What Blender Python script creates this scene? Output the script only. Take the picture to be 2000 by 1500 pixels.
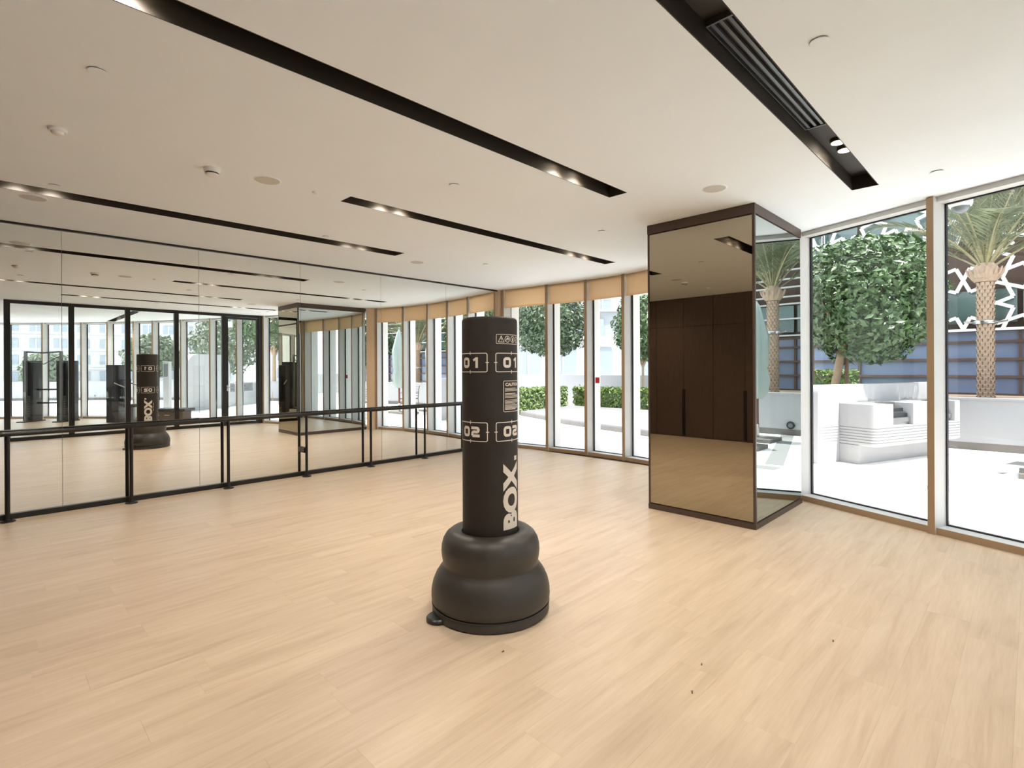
import bpy, bmesh, math, random
from mathutils import Vector, Matrix
PI = math.pi
for o in list(bpy.data.objects): bpy.data.objects.remove(o, do_unlink=True)
S = bpy.context.scene
COL = S.collection
random.seed(11)

# ------------------------------------------------------------------ camera, sky, sun, exposure
FPX, CY, ROLL, YAW = 1023.79, 719.89, -0.00498, 0.78203
cam = bpy.data.cameras.new('camera'); cam_o = bpy.data.objects.new('camera', cam); COL.objects.link(cam_o)
cam.sensor_width = 36.0; cam.lens = FPX / 2000 * 36; cam.shift_y = (CY - 750) / 2000; cam.clip_start = 0.02; cam.clip_end = 400
_F = Vector((math.cos(YAW), math.sin(YAW), 0)); _R0 = Vector((math.sin(YAW), -math.cos(YAW), 0)); _U0 = Vector((0, 0, 1))
_R = _R0 * math.cos(ROLL) + _U0 * math.sin(ROLL); _U = _U0 * math.cos(ROLL) - _R0 * math.sin(ROLL)
m = Matrix.Identity(4)
for i in range(3): m[i][0] = _R[i]; m[i][1] = _U[i]; m[i][2] = -_F[i]
m[2][3] = 1.5
cam_o.matrix_world = m
S.camera = cam_o
W = bpy.data.worlds.new('sky'); S.world = W; W.use_nodes = True
bgn = W.node_tree.nodes['Background']; bgn.inputs[0].default_value = (0.82, 0.91, 1.0, 1); bgn.inputs[1].default_value = 1.45
sun = bpy.data.lights.new('sun', 'SUN'); sun.energy = 5.6; sun.angle = math.radians(1.2); sun.color = (1, .95, .87)
sun_o = bpy.data.objects.new('sun', sun); COL.objects.link(sun_o)
sun_o.rotation_euler = Vector((0.05, 1.0, -3.0)).to_track_quat('-Z', 'Y').to_euler(); sun_o.location = (8, -12, 25)
LAMP_W = 30.0
S.view_settings.view_transform = 'Standard'; S.view_settings.look = 'None'
S.view_settings.exposure = 1.18; S.view_settings.gamma = 1.0; S.view_settings.use_curve_mapping = False

# ------------------------------------------------------------------ materials
def _new(name):
    mt = bpy.data.materials.new(name); mt.use_nodes = True
    return mt, mt.node_tree.nodes, mt.node_tree.links
def mat(name, col, rough=.5, metal=0., var=0., vscale=6., bump=0., bscale=60., spec=.5, stretch=(1, 1, 1), rnd=0.):
    mt, N, L = _new(name); b = N['Principled BSDF']
    b.inputs['Base Color'].default_value = (*col, 1); b.inputs['Roughness'].default_value = rough
    b.inputs['Metallic'].default_value = metal; b.inputs['Specular IOR Level'].default_value = spec
    if var or bump or rnd:
        g = N.new('ShaderNodeNewGeometry'); mp = N.new('ShaderNodeMapping'); mp.inputs['Scale'].default_value = stretch
        L.new(g.outputs['Position'], mp.inputs['Vector'])
    if var:
        n = N.new('ShaderNodeTexNoise'); n.inputs['Scale'].default_value = vscale; n.inputs['Detail'].default_value = 4
        L.new(mp.outputs[0], n.inputs['Vector'])
        mx = N.new('ShaderNodeMix'); mx.data_type = 'RGBA'
        mx.inputs[6].default_value = (*[c * (1 - var) for c in col], 1); mx.inputs[7].default_value = (*[min(1, c * (1 + var)) for c in col], 1)
        L.new(n.outputs['Fac'], mx.inputs[0]); out = mx.outputs[2]
        if rnd:
            oi = N.new('ShaderNodeObjectInfo'); hs = N.new('ShaderNodeHueSaturation'); mr = N.new('ShaderNodeMapRange')
            mr.inputs[3].default_value = 1 - rnd; mr.inputs[4].default_value = 1 + rnd
            L.new(oi.outputs['Random'], mr.inputs[0]); L.new(mr.outputs[0], hs.inputs['Value']); L.new(out, hs.inputs['Color']); out = hs.outputs[0]
        L.new(out, b.inputs['Base Color'])
    if bump:
        n2 = N.new('ShaderNodeTexNoise'); n2.inputs['Scale'].default_value = bscale; n2.inputs['Detail'].default_value = 3
        L.new(mp.outputs[0], n2.inputs['Vector'])
        bp = N.new('ShaderNodeBump'); bp.inputs['Strength'].default_value = bump; bp.inputs['Distance'].default_value = .01
        L.new(n2.outputs['Fac'], bp.inputs['Height']); L.new(bp.outputs[0], b.inputs['Normal'])
    return mt
def mirror_mat(name, col, rough=0.0):
    mt, N, L = _new(name); N.remove(N['Principled BSDF'])
    g = N.new('ShaderNodeBsdfGlossy'); g.inputs['Color'].default_value = (*col, 1); g.inputs['Roughness'].default_value = rough
    L.new(g.outputs[0], N['Material Output'].inputs[0]); return mt
def glass_mat(name, tint, ior=1.45, refl=1.0):
    mt, N, L = _new(name); N.remove(N['Principled BSDF'])
    t = N.new('ShaderNodeBsdfTransparent'); t.inputs[0].default_value = (*tint, 1)
    g = N.new('ShaderNodeBsdfGlossy'); g.inputs['Roughness'].default_value = 0.0; g.inputs['Color'].default_value = (refl, refl, refl, 1)
    fr = N.new('ShaderNodeFresnel'); ge = N.new('ShaderNodeNewGeometry'); mr = N.new('ShaderNodeMapRange')   # same reflectance on both faces of the thin sheet
    mr.inputs[3].default_value = ior; mr.inputs[4].default_value = 1 / ior; L.new(ge.outputs['Backfacing'], mr.inputs[0]); L.new(mr.outputs[0], fr.inputs[0])
    mx = N.new('ShaderNodeMixShader'); L.new(fr.outputs[0], mx.inputs[0]); L.new(t.outputs[0], mx.inputs[1]); L.new(g.outputs[0], mx.inputs[2])
    L.new(mx.outputs[0], N['Material Output'].inputs[0]); return mt
def emit_mat(name, col, s):
    mt, N, L = _new(name); N.remove(N['Principled BSDF'])
    e = N.new('ShaderNodeEmission'); e.inputs[0].default_value = (*col, 1); e.inputs[1].default_value = s
    L.new(e.outputs[0], N['Material Output'].inputs[0]); return mt
def fabric_mat(name, col, thru):
    mt, N, L = _new(name); b = N['Principled BSDF']; b.inputs['Base Color'].default_value = (*col, 1); b.inputs['Roughness'].default_value = .9
    t = N.new('ShaderNodeBsdfTranslucent'); t.inputs[0].default_value = (*col, 1); mx = N.new('ShaderNodeMixShader'); mx.inputs[0].default_value = thru
    w = N.new('ShaderNodeTexNoise'); w.inputs['Scale'].default_value = 300; bp = N.new('ShaderNodeBump'); bp.inputs['Strength'].default_value = .1; L.new(w.outputs['Fac'], bp.inputs['Height']); L.new(bp.outputs[0], b.inputs['Normal'])
    L.new(b.outputs[0], mx.inputs[1]); L.new(t.outputs[0], mx.inputs[2]); L.new(mx.outputs[0], N['Material Output'].inputs[0]); return mt
def wood_floor_mat():
    mt, N, L = _new('oak_vinyl'); b = N['Principled BSDF']
    g = N.new('ShaderNodeNewGeometry'); oi = N.new('ShaderNodeObjectInfo')
    off = N.new('ShaderNodeVectorMath'); off.operation = 'SCALE'; off.inputs[0].default_value = (13.7, 5.3, 7.1); L.new(oi.outputs['Random'], off.inputs['Scale'])
    ad = N.new('ShaderNodeVectorMath'); ad.operation = 'ADD'; L.new(g.outputs['Position'], ad.inputs[0]); L.new(off.outputs[0], ad.inputs[1])
    mp = N.new('ShaderNodeMapping'); mp.inputs['Scale'].default_value = (.75, 7.5, 1); L.new(ad.outputs[0], mp.inputs['Vector'])
    n = N.new('ShaderNodeTexNoise'); n.inputs['Scale'].default_value = 1.6; n.inputs['Detail'].default_value = 6; n.inputs['Roughness'].default_value = .62; n.inputs['Distortion'].default_value = .6
    L.new(mp.outputs[0], n.inputs['Vector'])
    r = N.new('ShaderNodeValToRGB'); r.color_ramp.elements[0].position = .30; r.color_ramp.elements[0].color = (.545, .405, .275, 1)
    r.color_ramp.elements[1].position = .66; r.color_ramp.elements[1].color = (.685, .535, .390, 1)
    e = r.color_ramp.elements.new(.47); e.color = (.630, .480, .340, 1); L.new(n.outputs['Fac'], r.inputs[0])
    mp2 = N.new('ShaderNodeMapping'); mp2.inputs['Scale'].default_value = (4, 90, 1); L.new(ad.outputs[0], mp2.inputs['Vector'])
    n2 = N.new('ShaderNodeTexNoise'); n2.inputs['Scale'].default_value = 1.5; n2.inputs['Detail'].default_value = 3; L.new(mp2.outputs[0], n2.inputs['Vector'])
    mr2 = N.new('ShaderNodeMapRange'); mr2.inputs[3].default_value = .90; mr2.inputs[4].default_value = 1.08; L.new(n2.outputs['Fac'], mr2.inputs[0])
    mr = N.new('ShaderNodeMapRange'); mr.inputs[3].default_value = .975; mr.inputs[4].default_value = 1.025; L.new(oi.outputs['Random'], mr.inputs[0])
    mu = N.new('ShaderNodeMath'); mu.operation = 'MULTIPLY'; L.new(mr.outputs[0], mu.inputs[0]); L.new(mr2.outputs[0], mu.inputs[1])
    hs = N.new('ShaderNodeHueSaturation'); L.new(r.outputs[0], hs.inputs['Color']); L.new(mu.outputs[0], hs.inputs['Value'])
    L.new(hs.outputs[0], b.inputs['Base Color']); b.inputs['Roughness'].default_value = .36; b.inputs['Specular IOR Level'].default_value = .45
    bp = N.new('ShaderNodeBump'); bp.inputs['Strength'].default_value = .04; bp.inputs['Distance'].default_value = .004
    L.new(n2.outputs['Fac'], bp.inputs['Height']); L.new(bp.outputs[0], b.inputs['Normal'])
    return mt
M = dict(
    floor=wood_floor_mat(),
    ceil=mat('ceiling_paint', (.89, .94, .98), .9, var=.02, vscale=1.5, spec=.2),
    white=mat('white_paint', (.82, .81, .79), .55),
    alu=mat('pale_aluminium', (.66, .66, .65), .38, var=.02),
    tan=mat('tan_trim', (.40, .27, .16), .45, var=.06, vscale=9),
    tanp=mat('tan_panel', (.76, .56, .38), .6, var=.04),
    blind=fabric_mat('blind_fabric', (.88, .72, .53), .6),
    gasket=mat('black_gasket', (.012, .013, .02), .45),
    glass=glass_mat('window_glass', (.975, .98, .98)),
    pglass=glass_mat('partition_glass', (.95, .97, .965), 1.40),
    mirror=mirror_mat('silver_mirror', (.90, .915, .90)),
    warmed=mirror_mat('warmed_mirror', (.43, .385, .30)),  # same glass as the grey faces, with warm reflected light put into the tint
    grey_mirror=mirror_mat('grey_mirror', (.56, .61, .60)),
    brown=mat('brown_metal', (.075, .048, .036), .42, var=.1),
    black=mat('black_metal', (.013, .011, .010), .35, var=.15, vscale=20),
    slot=mat('slot_black', (.026, .0185, .0115), .6),
    grille=mat('grille_metal', (.16, .17, .18), .35, .6),
    wardrobe=mat('wenge_veneer', (.092, .057, .042), .55, var=.35, vscale=5, stretch=(8, 8, .7), bump=.08, bscale=20),
    bagvinyl=mat('bag_vinyl', (.030, .023, .019), .55, var=.12, vscale=9, bump=.12, bscale=220, spec=.35),
    bagbase=mat('bag_base_plastic', (.045, .039, .033), .42, var=.12, vscale=7, bump=.05, bscale=300),
    print=mat('bag_print', (.80, .72, .64), .6),
    red=mat('red_plastic', (.62, .02, .03), .4),
    concrete=mat('white_render', (.36, .362, .375), .75, var=.025, vscale=3),
    terrace=mat('terrace_tile', (.86, .85, .83), .6, var=.025, vscale=1.2),
    band=mat('grey_stone', (.27, .27, .275), .6, var=.05),
    deck=mat('grey_deck', (.19, .185, .20), .6, var=.05, stretch=(1, 8, 1)),
    skirting=mat('skirting_stone', (.14, .13, .12), .6, var=.08),
    steel=mat('stainless', (.55, .55, .54), .25, 1.0),
    leaf=mat('leaf_green', (.054, .108, .031), .45, var=.55, vscale=7, spec=.6),
    leafd=mat('leaf_dark', (.046, .086, .036), .45, var=.5, vscale=6, spec=.6),
    hedge=mat('hedge_green', (.115, .175, .035), .5, var=.5, vscale=8),
    hedge2=mat('hedge_pale', (.18, .25, .09), .5, var=.5, vscale=9),
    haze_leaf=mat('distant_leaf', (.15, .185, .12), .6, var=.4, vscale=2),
    lawn=mat('lawn', (.17, .26, .15), .8, var=.2),
    bark=mat('bark', (.34, .25, .17), .85, var=.3, vscale=14, bump=.4, bscale=30),
    palmbark=mat('palm_bark', (.46, .34, .25), .85, var=.3, vscale=18, bump=.4, bscale=40),
    frond=mat('palm_frond', (.15, .175, .095), .5, var=.35, vscale=5),
    frondstem=mat('palm_rachis', (.34, .31, .17), .5, var=.2),
    stake=mat('stake_wood', (.20, .12, .075), .7, var=.2),
    rope=mat('rope', (.16, .11, .08), .8),
    bglass=mat('blue_glass', (.20, .25, .37), .15, var=.35, vscale=.8, spec=.8),
    gglass=mat('green_glass', (.10, .16, .15), .12, var=.4, vscale=.9, spec=.8),
    bbrown=mat('building_brown', (.10, .062, .046), .6, var=.25, vscale=2),
    bwhite=mat('far_white', (.46, .46, .46), .7),
    bgrey=mat('far_grey', (.26, .28, .30), .5),
    fglass=mat('hazed_window', (.24, .28, .32), .2),  # paler than plain glass: distance haze put into the colour
    cloth=mat('umbrella_cover', (.33, .39, .37), .8, var=.08),
    pole=mat('umbrella_pole', (.16, .07, .05), .4),
    wicker=mat('chair_frame', (.10, .085, .075), .6),
    cushion=mat('cushion', (.62, .60, .56), .9),
    gymblack=mat('machine_black', (.022, .023, .026), .35),
    gymgrey=mat('machine_grey', (.22, .23, .24), .35, .3),
    darkwood=mat('dark_wood', (.10, .068, .048), .55, var=.3),
    rubber=mat('rubber', (.02, .02, .02), .7),
    screen=mat('dark_screen', (.12, .14, .15), .2),
    soil=mat('soil', (.16, .12, .09), .9),
    lens=emit_mat('lamp_lens', (1.0, .84, .62), 12.0),
    exitm=emit_mat('exit_panel', (.55, .9, .8), 1.2),
)

# ------------------------------------------------------------------ helpers
LOC = {}
def wloc(o): return LOC.get(o.name, Vector((0, 0, 0))) if o else Vector((0, 0, 0))
def tag(o, label=None, cat=None, group=None, kind=None):
    if label: o['label'] = label
    if cat: o['category'] = cat
    if group: o['group'] = group
    if kind: o['kind'] = kind
    return o
def empty(name, loc, label=None, cat=None, group=None, kind=None):
    o = bpy.data.objects.new(name, None); COL.objects.link(o); o.location = loc; o.empty_display_size = .1
    LOC[o.name] = Vector(loc); return tag(o, label, cat, group, kind)
def link(name, me, parent=None, loc=None, rotz=None):
    o = bpy.data.objects.new(name, me); COL.objects.link(o)
    if parent: o.parent = parent
    if loc is not None: o.location = loc
    if rotz is not None: o.rotation_euler = (0, 0, rotz)
    return o
class MB:
    def __init__(s): s.v = []; s.f = []
    def add(s, vs, fs):
        n = len(s.v); s.v += [Vector(p) for p in vs]; s.f += [tuple(i + n for i in f) for f in fs]; return s
    def box(s, x0, x1, y0, y1, z0, z1):
        return s.add([(x, y, z) for z in (z0, z1) for x, y in ((x0, y0), (x1, y0), (x1, y1), (x0, y1))],
                     [(3, 2, 1, 0), (4, 5, 6, 7), (0, 1, 5, 4), (1, 2, 6, 5), (2, 3, 7, 6), (3, 0, 4, 7)])
    def obox(s, c, a, b, la, lb, z0, z1):   # centred at c, half extents la along unit a and lb along unit b
        c, a, b = Vector((c[0], c[1])), Vector(a), Vector(b)
        return s.prism([c - a * la - b * lb, c + a * la - b * lb, c + a * la + b * lb, c - a * la + b * lb], z0, z1)
    def prism(s, poly, z0, z1):
        p = [(q[0], q[1]) for q in poly]; n = len(p)
        ar = sum(p[i][0] * p[(i + 1) % n][1] - p[(i + 1) % n][0] * p[i][1] for i in range(n))
        if ar < 0: p = p[::-1]
        return s.add([(x, y, z0) for x, y in p] + [(x, y, z1) for x, y in p],
                     [tuple(range(n))[::-1], tuple(range(n, 2 * n))] + [(i, (i + 1) % n, n + (i + 1) % n, n + i) for i in range(n)])
    def beam(s, p, q, w, h=None):           # rectangular bar between two points
        h = h or w; p, q = Vector(p), Vector(q); d = (q - p).normalized()
        u = d.cross(Vector((0, 0, 1)));  u = u.normalized() if u.length > 1e-3 else Vector((1, 0, 0)); n = u.cross(d).normalized()
        vs = [e + u * (sx * w / 2) + n * (sy * h / 2) for e in (p, q) for sx, sy in ((-1, -1), (1, -1), (1, 1), (-1, 1))]
        return s.add(vs, [(0, 1, 2, 3), (7, 6, 5, 4), (0, 4, 5, 1), (1, 5, 6, 2), (2, 6, 7, 3), (3, 7, 4, 0)])
    def tube(s, pts, r, n=10, caps=True):
        pts = [Vector(p) for p in pts]; rr = r if isinstance(r, (list, tuple)) else [r] * len(pts); rings = []
        prev = None
        for i, p in enumerate(pts):
            d = ((pts[min(i + 1, len(pts) - 1)] - pts[max(i - 1, 0)])).normalized()
            if prev is None: u = d.orthogonal().normalized()
            else: u = (prev - d * prev.dot(d)).normalized()
            prev = u; w = d.cross(u)
            rings.append([p + (u * math.cos(2 * PI * k / n) + w * math.sin(2 * PI * k / n)) * rr[i] for k in range(n)])
        vs = [q for ring in rings for q in ring]
        fs = [(i * n + k, i * n + (k + 1) % n, (i + 1) * n + (k + 1) % n, (i + 1) * n + k) for i in range(len(pts) - 1) for k in range(n)]
        if caps: fs += [tuple(range(n))[::-1], tuple(range((len(pts) - 1) * n, len(pts) * n))]
        return s.add(vs, fs)
    def lathe(s, prof, c=(0, 0), n=48):
        vs = [(c[0] + r * math.cos(2 * PI * k / n), c[1] + r * math.sin(2 * PI * k / n), z) for r, z in prof for k in range(n)]
        fs = [(i * n + k, i * n + (k + 1) % n, (i + 1) * n + (k + 1) % n, (i + 1) * n + k) for i in range(len(prof) - 1) for k in range(n)]
        fs += [tuple(range(n))[::-1], tuple(range((len(prof) - 1) * n, len(prof) * n))]
        return s.add(vs, fs)
    def mesh(s, name, m, smooth=False, off=Vector((0, 0, 0))):
        me = bpy.data.meshes.new(name); me.from_pydata([tuple(p - off) for p in s.v], [], s.f); me.materials.append(m)
        if smooth:
            me.polygons.foreach_set('use_smooth', [True] * len(me.polygons))
            try: me.set_sharp_from_angle(angle=math.radians(40))
            except Exception: pass
        me.update(); return me
    def build(s, name, m, parent=None, smooth=False, bevel=0., local=False):
        off = Vector((0, 0, 0)) if local else wloc(parent)
        o = link(name, s.mesh(name, m, smooth, off), parent); LOC[o.name] = off.copy()
        if bevel:
            b = o.modifiers.new('bevel', 'BEVEL'); b.width = bevel; b.segments = 2; b.limit_method = 'ANGLE'
        return o
def copy_tree(o, parent=None):
    c = o.copy(); COL.objects.link(c); c.parent = parent
    for ch in list(o.children): copy_tree(ch, c)
    return c
def V2(p): return Vector((p[0], p[1]))
def clip_poly(poly, line_a, line_b):          # keep what lies left of a->b
    a, b = V2(line_a), V2(line_b); d = b - a; out = []
    side = lambda p: d.x * (p[1] - a.y) - d.y * (p[0] - a.x)
    for i in range(len(poly)):
        p, q = poly[i], poly[(i + 1) % len(poly)]; sp, sq = side(p), side(q)
        if sp >= 0: out.append(p)
        if (sp >= 0) != (sq >= 0):
            t = sp / (sp - sq); out.append((p[0] + (q[0] - p[0]) * t, p[1] + (q[1] - p[1]) * t))
    return out

# ------------------------------------------------------------------ plan of the place (metres)
H = 3.019; VM = 7.362; XW = -0.73; YP = -0.71
FAC = [(7.05, 7.25), (7.19, 6.26), (7.28, 5.45), (7.28, 4.70), (7.16, 3.88), (6.90, 3.09), (6.46, 1.885), (5.97, .65), (5.52, -.62), (5.08, -1.42),
       (4.66, -2.40), (4.15, -3.42), (3.62, -4.37), (3.24, -4.97), (2.70, -5.76), (2.14, -6.48), (1.28, -7.40), (.45, -8.13), (-.50, -8.85), (-1.5, -9.5)]
NF = len(FAC)
def seg_n(i):
    d = (V2(FAC[i + 1]) - V2(FAC[i])).normalized(); return Vector((-d.y, d.x))
def vert_n(i):
    if i == 0: return Vector((1, 0.0))
    if i == NF - 1: return seg_n(NF - 2)
    return (seg_n(i - 1) + seg_n(i)).normalized()
if seg_n(3).x < 0:
    _sn = seg_n
    def seg_n(i): return -_sn(i)
def fo(i, d): return V2(FAC[i]) + vert_n(i) * d
def fac_line(d): return [tuple(fo(i, d)) for i in range(NF)]

# floor ---------------------------------------------------------------
slab = [(XW - .6, VM + .2), (7.3, VM + .2)] + fac_line(.2) + [(-1.7, -9.4), (-1.7, -.8)]
def holed_plate(name, outer, holes, z, m, flip=False):
    bm = bmesh.new(); edges = []
    for loop in [outer] + holes:
        vs = [bm.verts.new((p[0], p[1], z)) for p in loop]
        edges += [bm.edges.new((vs[i], vs[(i + 1) % len(vs)])) for i in range(len(vs))]
    bmesh.ops.triangle_fill(bm, use_beauty=True, use_dissolve=False, edges=edges)
    me = bpy.data.meshes.new(name); bm.to_mesh(me); bm.free(); me.materials.append(m)
    for p in me.polygons:
        if (p.normal.z > 0) == flip: p.flip()
    return link(name, me)
floor = MB().prism(slab, -.12, -.012).build('floor', M['soil']); tag(floor, 'pale oak plank floor of the mirrored exercise studio', 'floor', kind='structure')
PL, PW = 1.24, .205
def plank_mesh(poly, name='plank'):
    p = [V2(q) for q in poly]; c = sum(p, Vector((0, 0))) / len(p)
    top = [q + (c - q).normalized() * .0004 for q in p]; n = len(p)
    mb = MB(); mb.add([(q.x, q.y, -.012) for q in p] + [(q.x, q.y, -.0003) for q in p] + [(q.x, q.y, 0) for q in top],
       [tuple(range(2 * n, 3 * n))] + [(i, (i + 1) % n, n + (i + 1) % n, n + i) for i in range(n)] + [(n + i, n + (i + 1) % n, 2 * n + (i + 1) % n, 2 * n + i) for i in range(n)])
    return mb.mesh(name, M['floor'])
g = .00012
full = [(-PL / 2 + g, -PW / 2 + g), (PL / 2 - g, -PW / 2 + g), (PL / 2 - g, PW / 2 - g), (-PL / 2 + g, PW / 2 - g)]
full_me = plank_mesh(full)
stu = [(XW - .02, VM + .01), (XW - .02, YP - .05)] + [tuple(fo(i, .12)) for i in range(8, -1, -1)] + [(7.17, VM + .01)]   # counter-clockwise, convex
def inside(q): return all((stu[(i + 1) % len(stu)][0] - stu[i][0]) * (q[1] - stu[i][1]) - (stu[(i + 1) % len(stu)][1] - stu[i][1]) * (q[0] - stu[i][0]) >= -1e-6 for i in range(len(stu)))
rng = random.Random(5); row = 0; yy = YP - .05
while yy < VM + .02:
    xx = XW - 1.3 + rng.random() * PL
    while xx < 7.6:
        cx, cy_ = xx + PL / 2, yy + PW / 2
        poly = [(cx + a, cy_ + b) for a, b in full]
        if all(inside(q) for q in poly): link('plank', full_me, floor, (cx, cy_, 0))
        else:
            for i in range(len(stu)): 
                poly = clip_poly(poly, stu[i], stu[(i + 1) % len(stu)])
                if len(poly) < 3: break
            if len(poly) >= 3:
                ar = abs(sum(poly[i][0] * poly[(i + 1) % len(poly)][1] - poly[(i + 1) % len(poly)][0] * poly[i][1] for i in range(len(poly)))) / 2
                if ar > .004: link('plank', plank_mesh([(a - cx, b - cy_) for a, b in poly]), floor, (cx, cy_, 0))
        xx += PL
    yy += PW; row += 1
# the gym's planks beyond the glass partition, seen only in the mirror
gp = MB(); gym = [(-1.5, -9.2)] + [tuple(fo(i, .12)) for i in range(NF - 2, 7, -1)] + [(5.5, YP - .05), (-1.5, YP - .05)]
yy = YP - .05 - PW
while yy > -9.4:
    xx = -2.4 + rng.random() * PL
    while xx < 5.6:
        poly = [(xx + PL / 2 + a, yy + PW / 2 + b) for a, b in full]
        keep = poly
        cx = xx + PL / 2
        for i in range(7, NF - 1):
            a, b = tuple(fo(i + 1, .12)), tuple(fo(i, .12)); keep = clip_poly(keep, a, b)
            if len(keep) < 3: break
        if len(keep) >= 3 and xx > -2: gp.add([(x, y, 0) for x, y in keep], [tuple(range(len(keep)))])
        xx += PL
    yy -= PW
tag(gp.build('gym_planks', M['floor'], floor), kind='stuff')

# ceiling with recessed troughs ---------------------------------------
SLOTS = dict(A=(-.45, 3.93, 2.485, 2.672), B=(2.272, 6.40, 4.243, 4.432), C=(-.12, 3.885, 5.825, 6.06), D=(1.08, 5.27, .905, 1.10), E=(2.66, 2.86, -5.5, -1.2))
rect = lambda s: [(s[0], s[2]), (s[1], s[2]), (s[1], s[3]), (s[0], s[3])]
ceil_out = [(XW - .6, VM + .2), (7.3, VM + .2)] + fac_line(.20) + [(-1.7, -9.4)]
ceiling = holed_plate('ceiling', ceil_out, [rect(s) for s in SLOTS.values()], H, M['ceil'])
for p in ceiling.data.polygons:
    if p.normal.z > 0: p.flip()
tag(ceiling, 'off-white plaster ceiling with long dark recessed troughs', 'ceiling', kind='structure')
roof_out = [(-2.2, VM + .6), (7.6, VM + .6)] + fac_line(.95) + [(-2.2, -10.2)]
tag(MB().prism(roof_out, 3.36, 3.62).build('roof', M['white']), 'white flat roof slab overhanging the curved window wall', 'roof', kind='structure')
fas = MB()
for i in range(NF - 1): fas.prism([fo(i, .215), fo(i + 1, .215), fo(i + 1, .27), fo(i, .27)], 3.005, 3.36)
tag(fas.build('trim_1', M['white']), 'white band above the curved row of windows', 'trim', kind='structure')

# walls -----------------------------------------------------------------
tag(MB().box(XW - .6, 7.3, VM + .03, VM + .25, 0, 3.36).build('wall_back', M['white']), 'wall behind the row of mirror panels', 'wall', kind='structure')
tag(MB().box(XW - .62, XW - .52, YP - .1, VM + .03, 0, 3.36).build('wall_left', M['white']), 'wall behind the dark wood wardrobes', 'wall', kind='structure')
tag(MB().box(-1.75, -1.5, -9.6, YP - .1, 0, 3.36).build('wall_gym', M['white']), 'plain white side wall of the gym beyond the glass partition', 'wall', kind='structure')
bb = MB().box(XW + .001, 7.0, VM - .032, VM - .001, 0, .055); tag(bb.build('baseboard_back', M['black'], bevel=.003), 'low black base rail under the mirror panels', 'baseboard', kind='structure')
tag(MB().box(XW + .001, 7.0, VM - .02, VM - .001, H - .024, H - .001).build('trim_2', M['black']), 'thin black rail along the top of the mirror panels', 'trim', kind='structure')
pil = MB().box(7.005, 7.30, VM - .05, VM + .03, 0, H - .001); tag(pil.build('trim_3', M['tanp'], bevel=.003), 'tan upright filler panel between mirror wall and windows', 'trim', kind='structure')

# ------------------------------------------------------------------ windows
for i in range(NF - 1):
    n0, n1 = vert_n(i), vert_n(i + 1); sn = seg_n(i); t = (V2(FAC[i + 1]) - V2(FAC[i])).normalized()
    root = empty('window_%d' % (i + 1), (*FAC[i], 0), 'tall fixed window bay of the curved glass wall', 'window', kind='structure')
    left_part = i < 6
    # mullion fin at the start of the bay
    w = .027; tt = Vector((-n0.y, n0.x)); p0 = V2(FAC[i])
    mu = MB().prism([p0 + n0 * .004 - tt * w, p0 + n0 * .004 + tt * w, p0 + n0 * .195 + tt * w, p0 + n0 * .195 - tt * w], 0, H - .001).build('mullion', M['alu'], root)
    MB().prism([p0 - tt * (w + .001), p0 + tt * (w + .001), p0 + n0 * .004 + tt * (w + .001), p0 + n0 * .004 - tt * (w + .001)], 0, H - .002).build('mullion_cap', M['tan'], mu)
    if left_part: MB().prism([p0 + n0 * .215 - tt * .03, p0 + n0 * .215 + tt * .03, p0 + n0 * .42 + tt * .03, p0 + n0 * .42 - tt * .03], 0, 3.0).build('outer_fin', M['white'], root)
    a, b = p0 + t * w, V2(FAC[i + 1]) - t * w
    q = lambda base, d: base + sn * d
    sl = MB().prism([q(a, .034), q(b, .034), q(b, .21), q(a, .21)], 0, .058).build('sill', M['alu'], root)
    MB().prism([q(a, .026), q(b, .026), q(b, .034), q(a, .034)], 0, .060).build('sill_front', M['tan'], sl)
    MB().prism([q(a, .06), q(b, .06), q(b, .21), q(a, .21)], 2.972, H - .001).build('head_trim', M['alu'], root)
    gk = MB()
    for c in (a + t * .006, b - t * .006): gk.obox(c + sn * .195, t, sn, .009, .012, .058, 2.972)
    for z0, z1 in ((.058, .070), (2.960, 2.972)): gk.prism([q(a, .183), q(b, .183), q(b, .207), q(a, .207)], z0, z1)
    gk.build('gasket', M['gasket'], root)
    MB().prism([q(a, .198), q(b, .198), q(b, .204), q(a, .204)], .07, 2.960).build('pane', M['glass'], root)
# tan infill beside the mirrored pier
inf = MB().prism([(6.72, 2.93), (6.80, 2.93), (6.93, 3.05), (6.86, 3.06)], 0, H - .001)
tag(inf.build('trim_4', M['tanp']), 'tan upright filler panel between mirrored pier and windows', 'trim', kind='structure')

# roller blinds
bl_lab = ['beige roller blind a little lowered in the window bay beside the mirror wall', 'beige roller blind a little lowered in the second window bay from the mirror wall',
          'beige roller blind a little lowered in the third window bay from the mirror wall', 'beige roller blind a little lowered in the fourth window bay from the mirror wall',
          'beige roller blind a little lowered in the window bay beside the mirrored pier']
for i in range(5):
    sn = seg_n(i); t = (V2(FAC[i + 1]) - V2(FAC[i])).normalized(); a, b = V2(FAC[i]) + t * .034, V2(FAC[i + 1]) - t * .034
    zb = 2.675; r = empty('roller_blind', ((a.x + b.x) / 2, (a.y + b.y) / 2, zb), bl_lab[i], 'blind', 'beige blinds in the curved window wall')
    MB().prism([a + sn * .045, b + sn * .045, b + sn * .048, a + sn * .048], zb, H - .004).build('fabric', M['blind'], r)
    MB().prism([a + sn * .040, b + sn * .040, b + sn * .053, a + sn * .053], zb - .012, zb + .006).build('bottom_bar', M['blind'], r)

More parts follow.
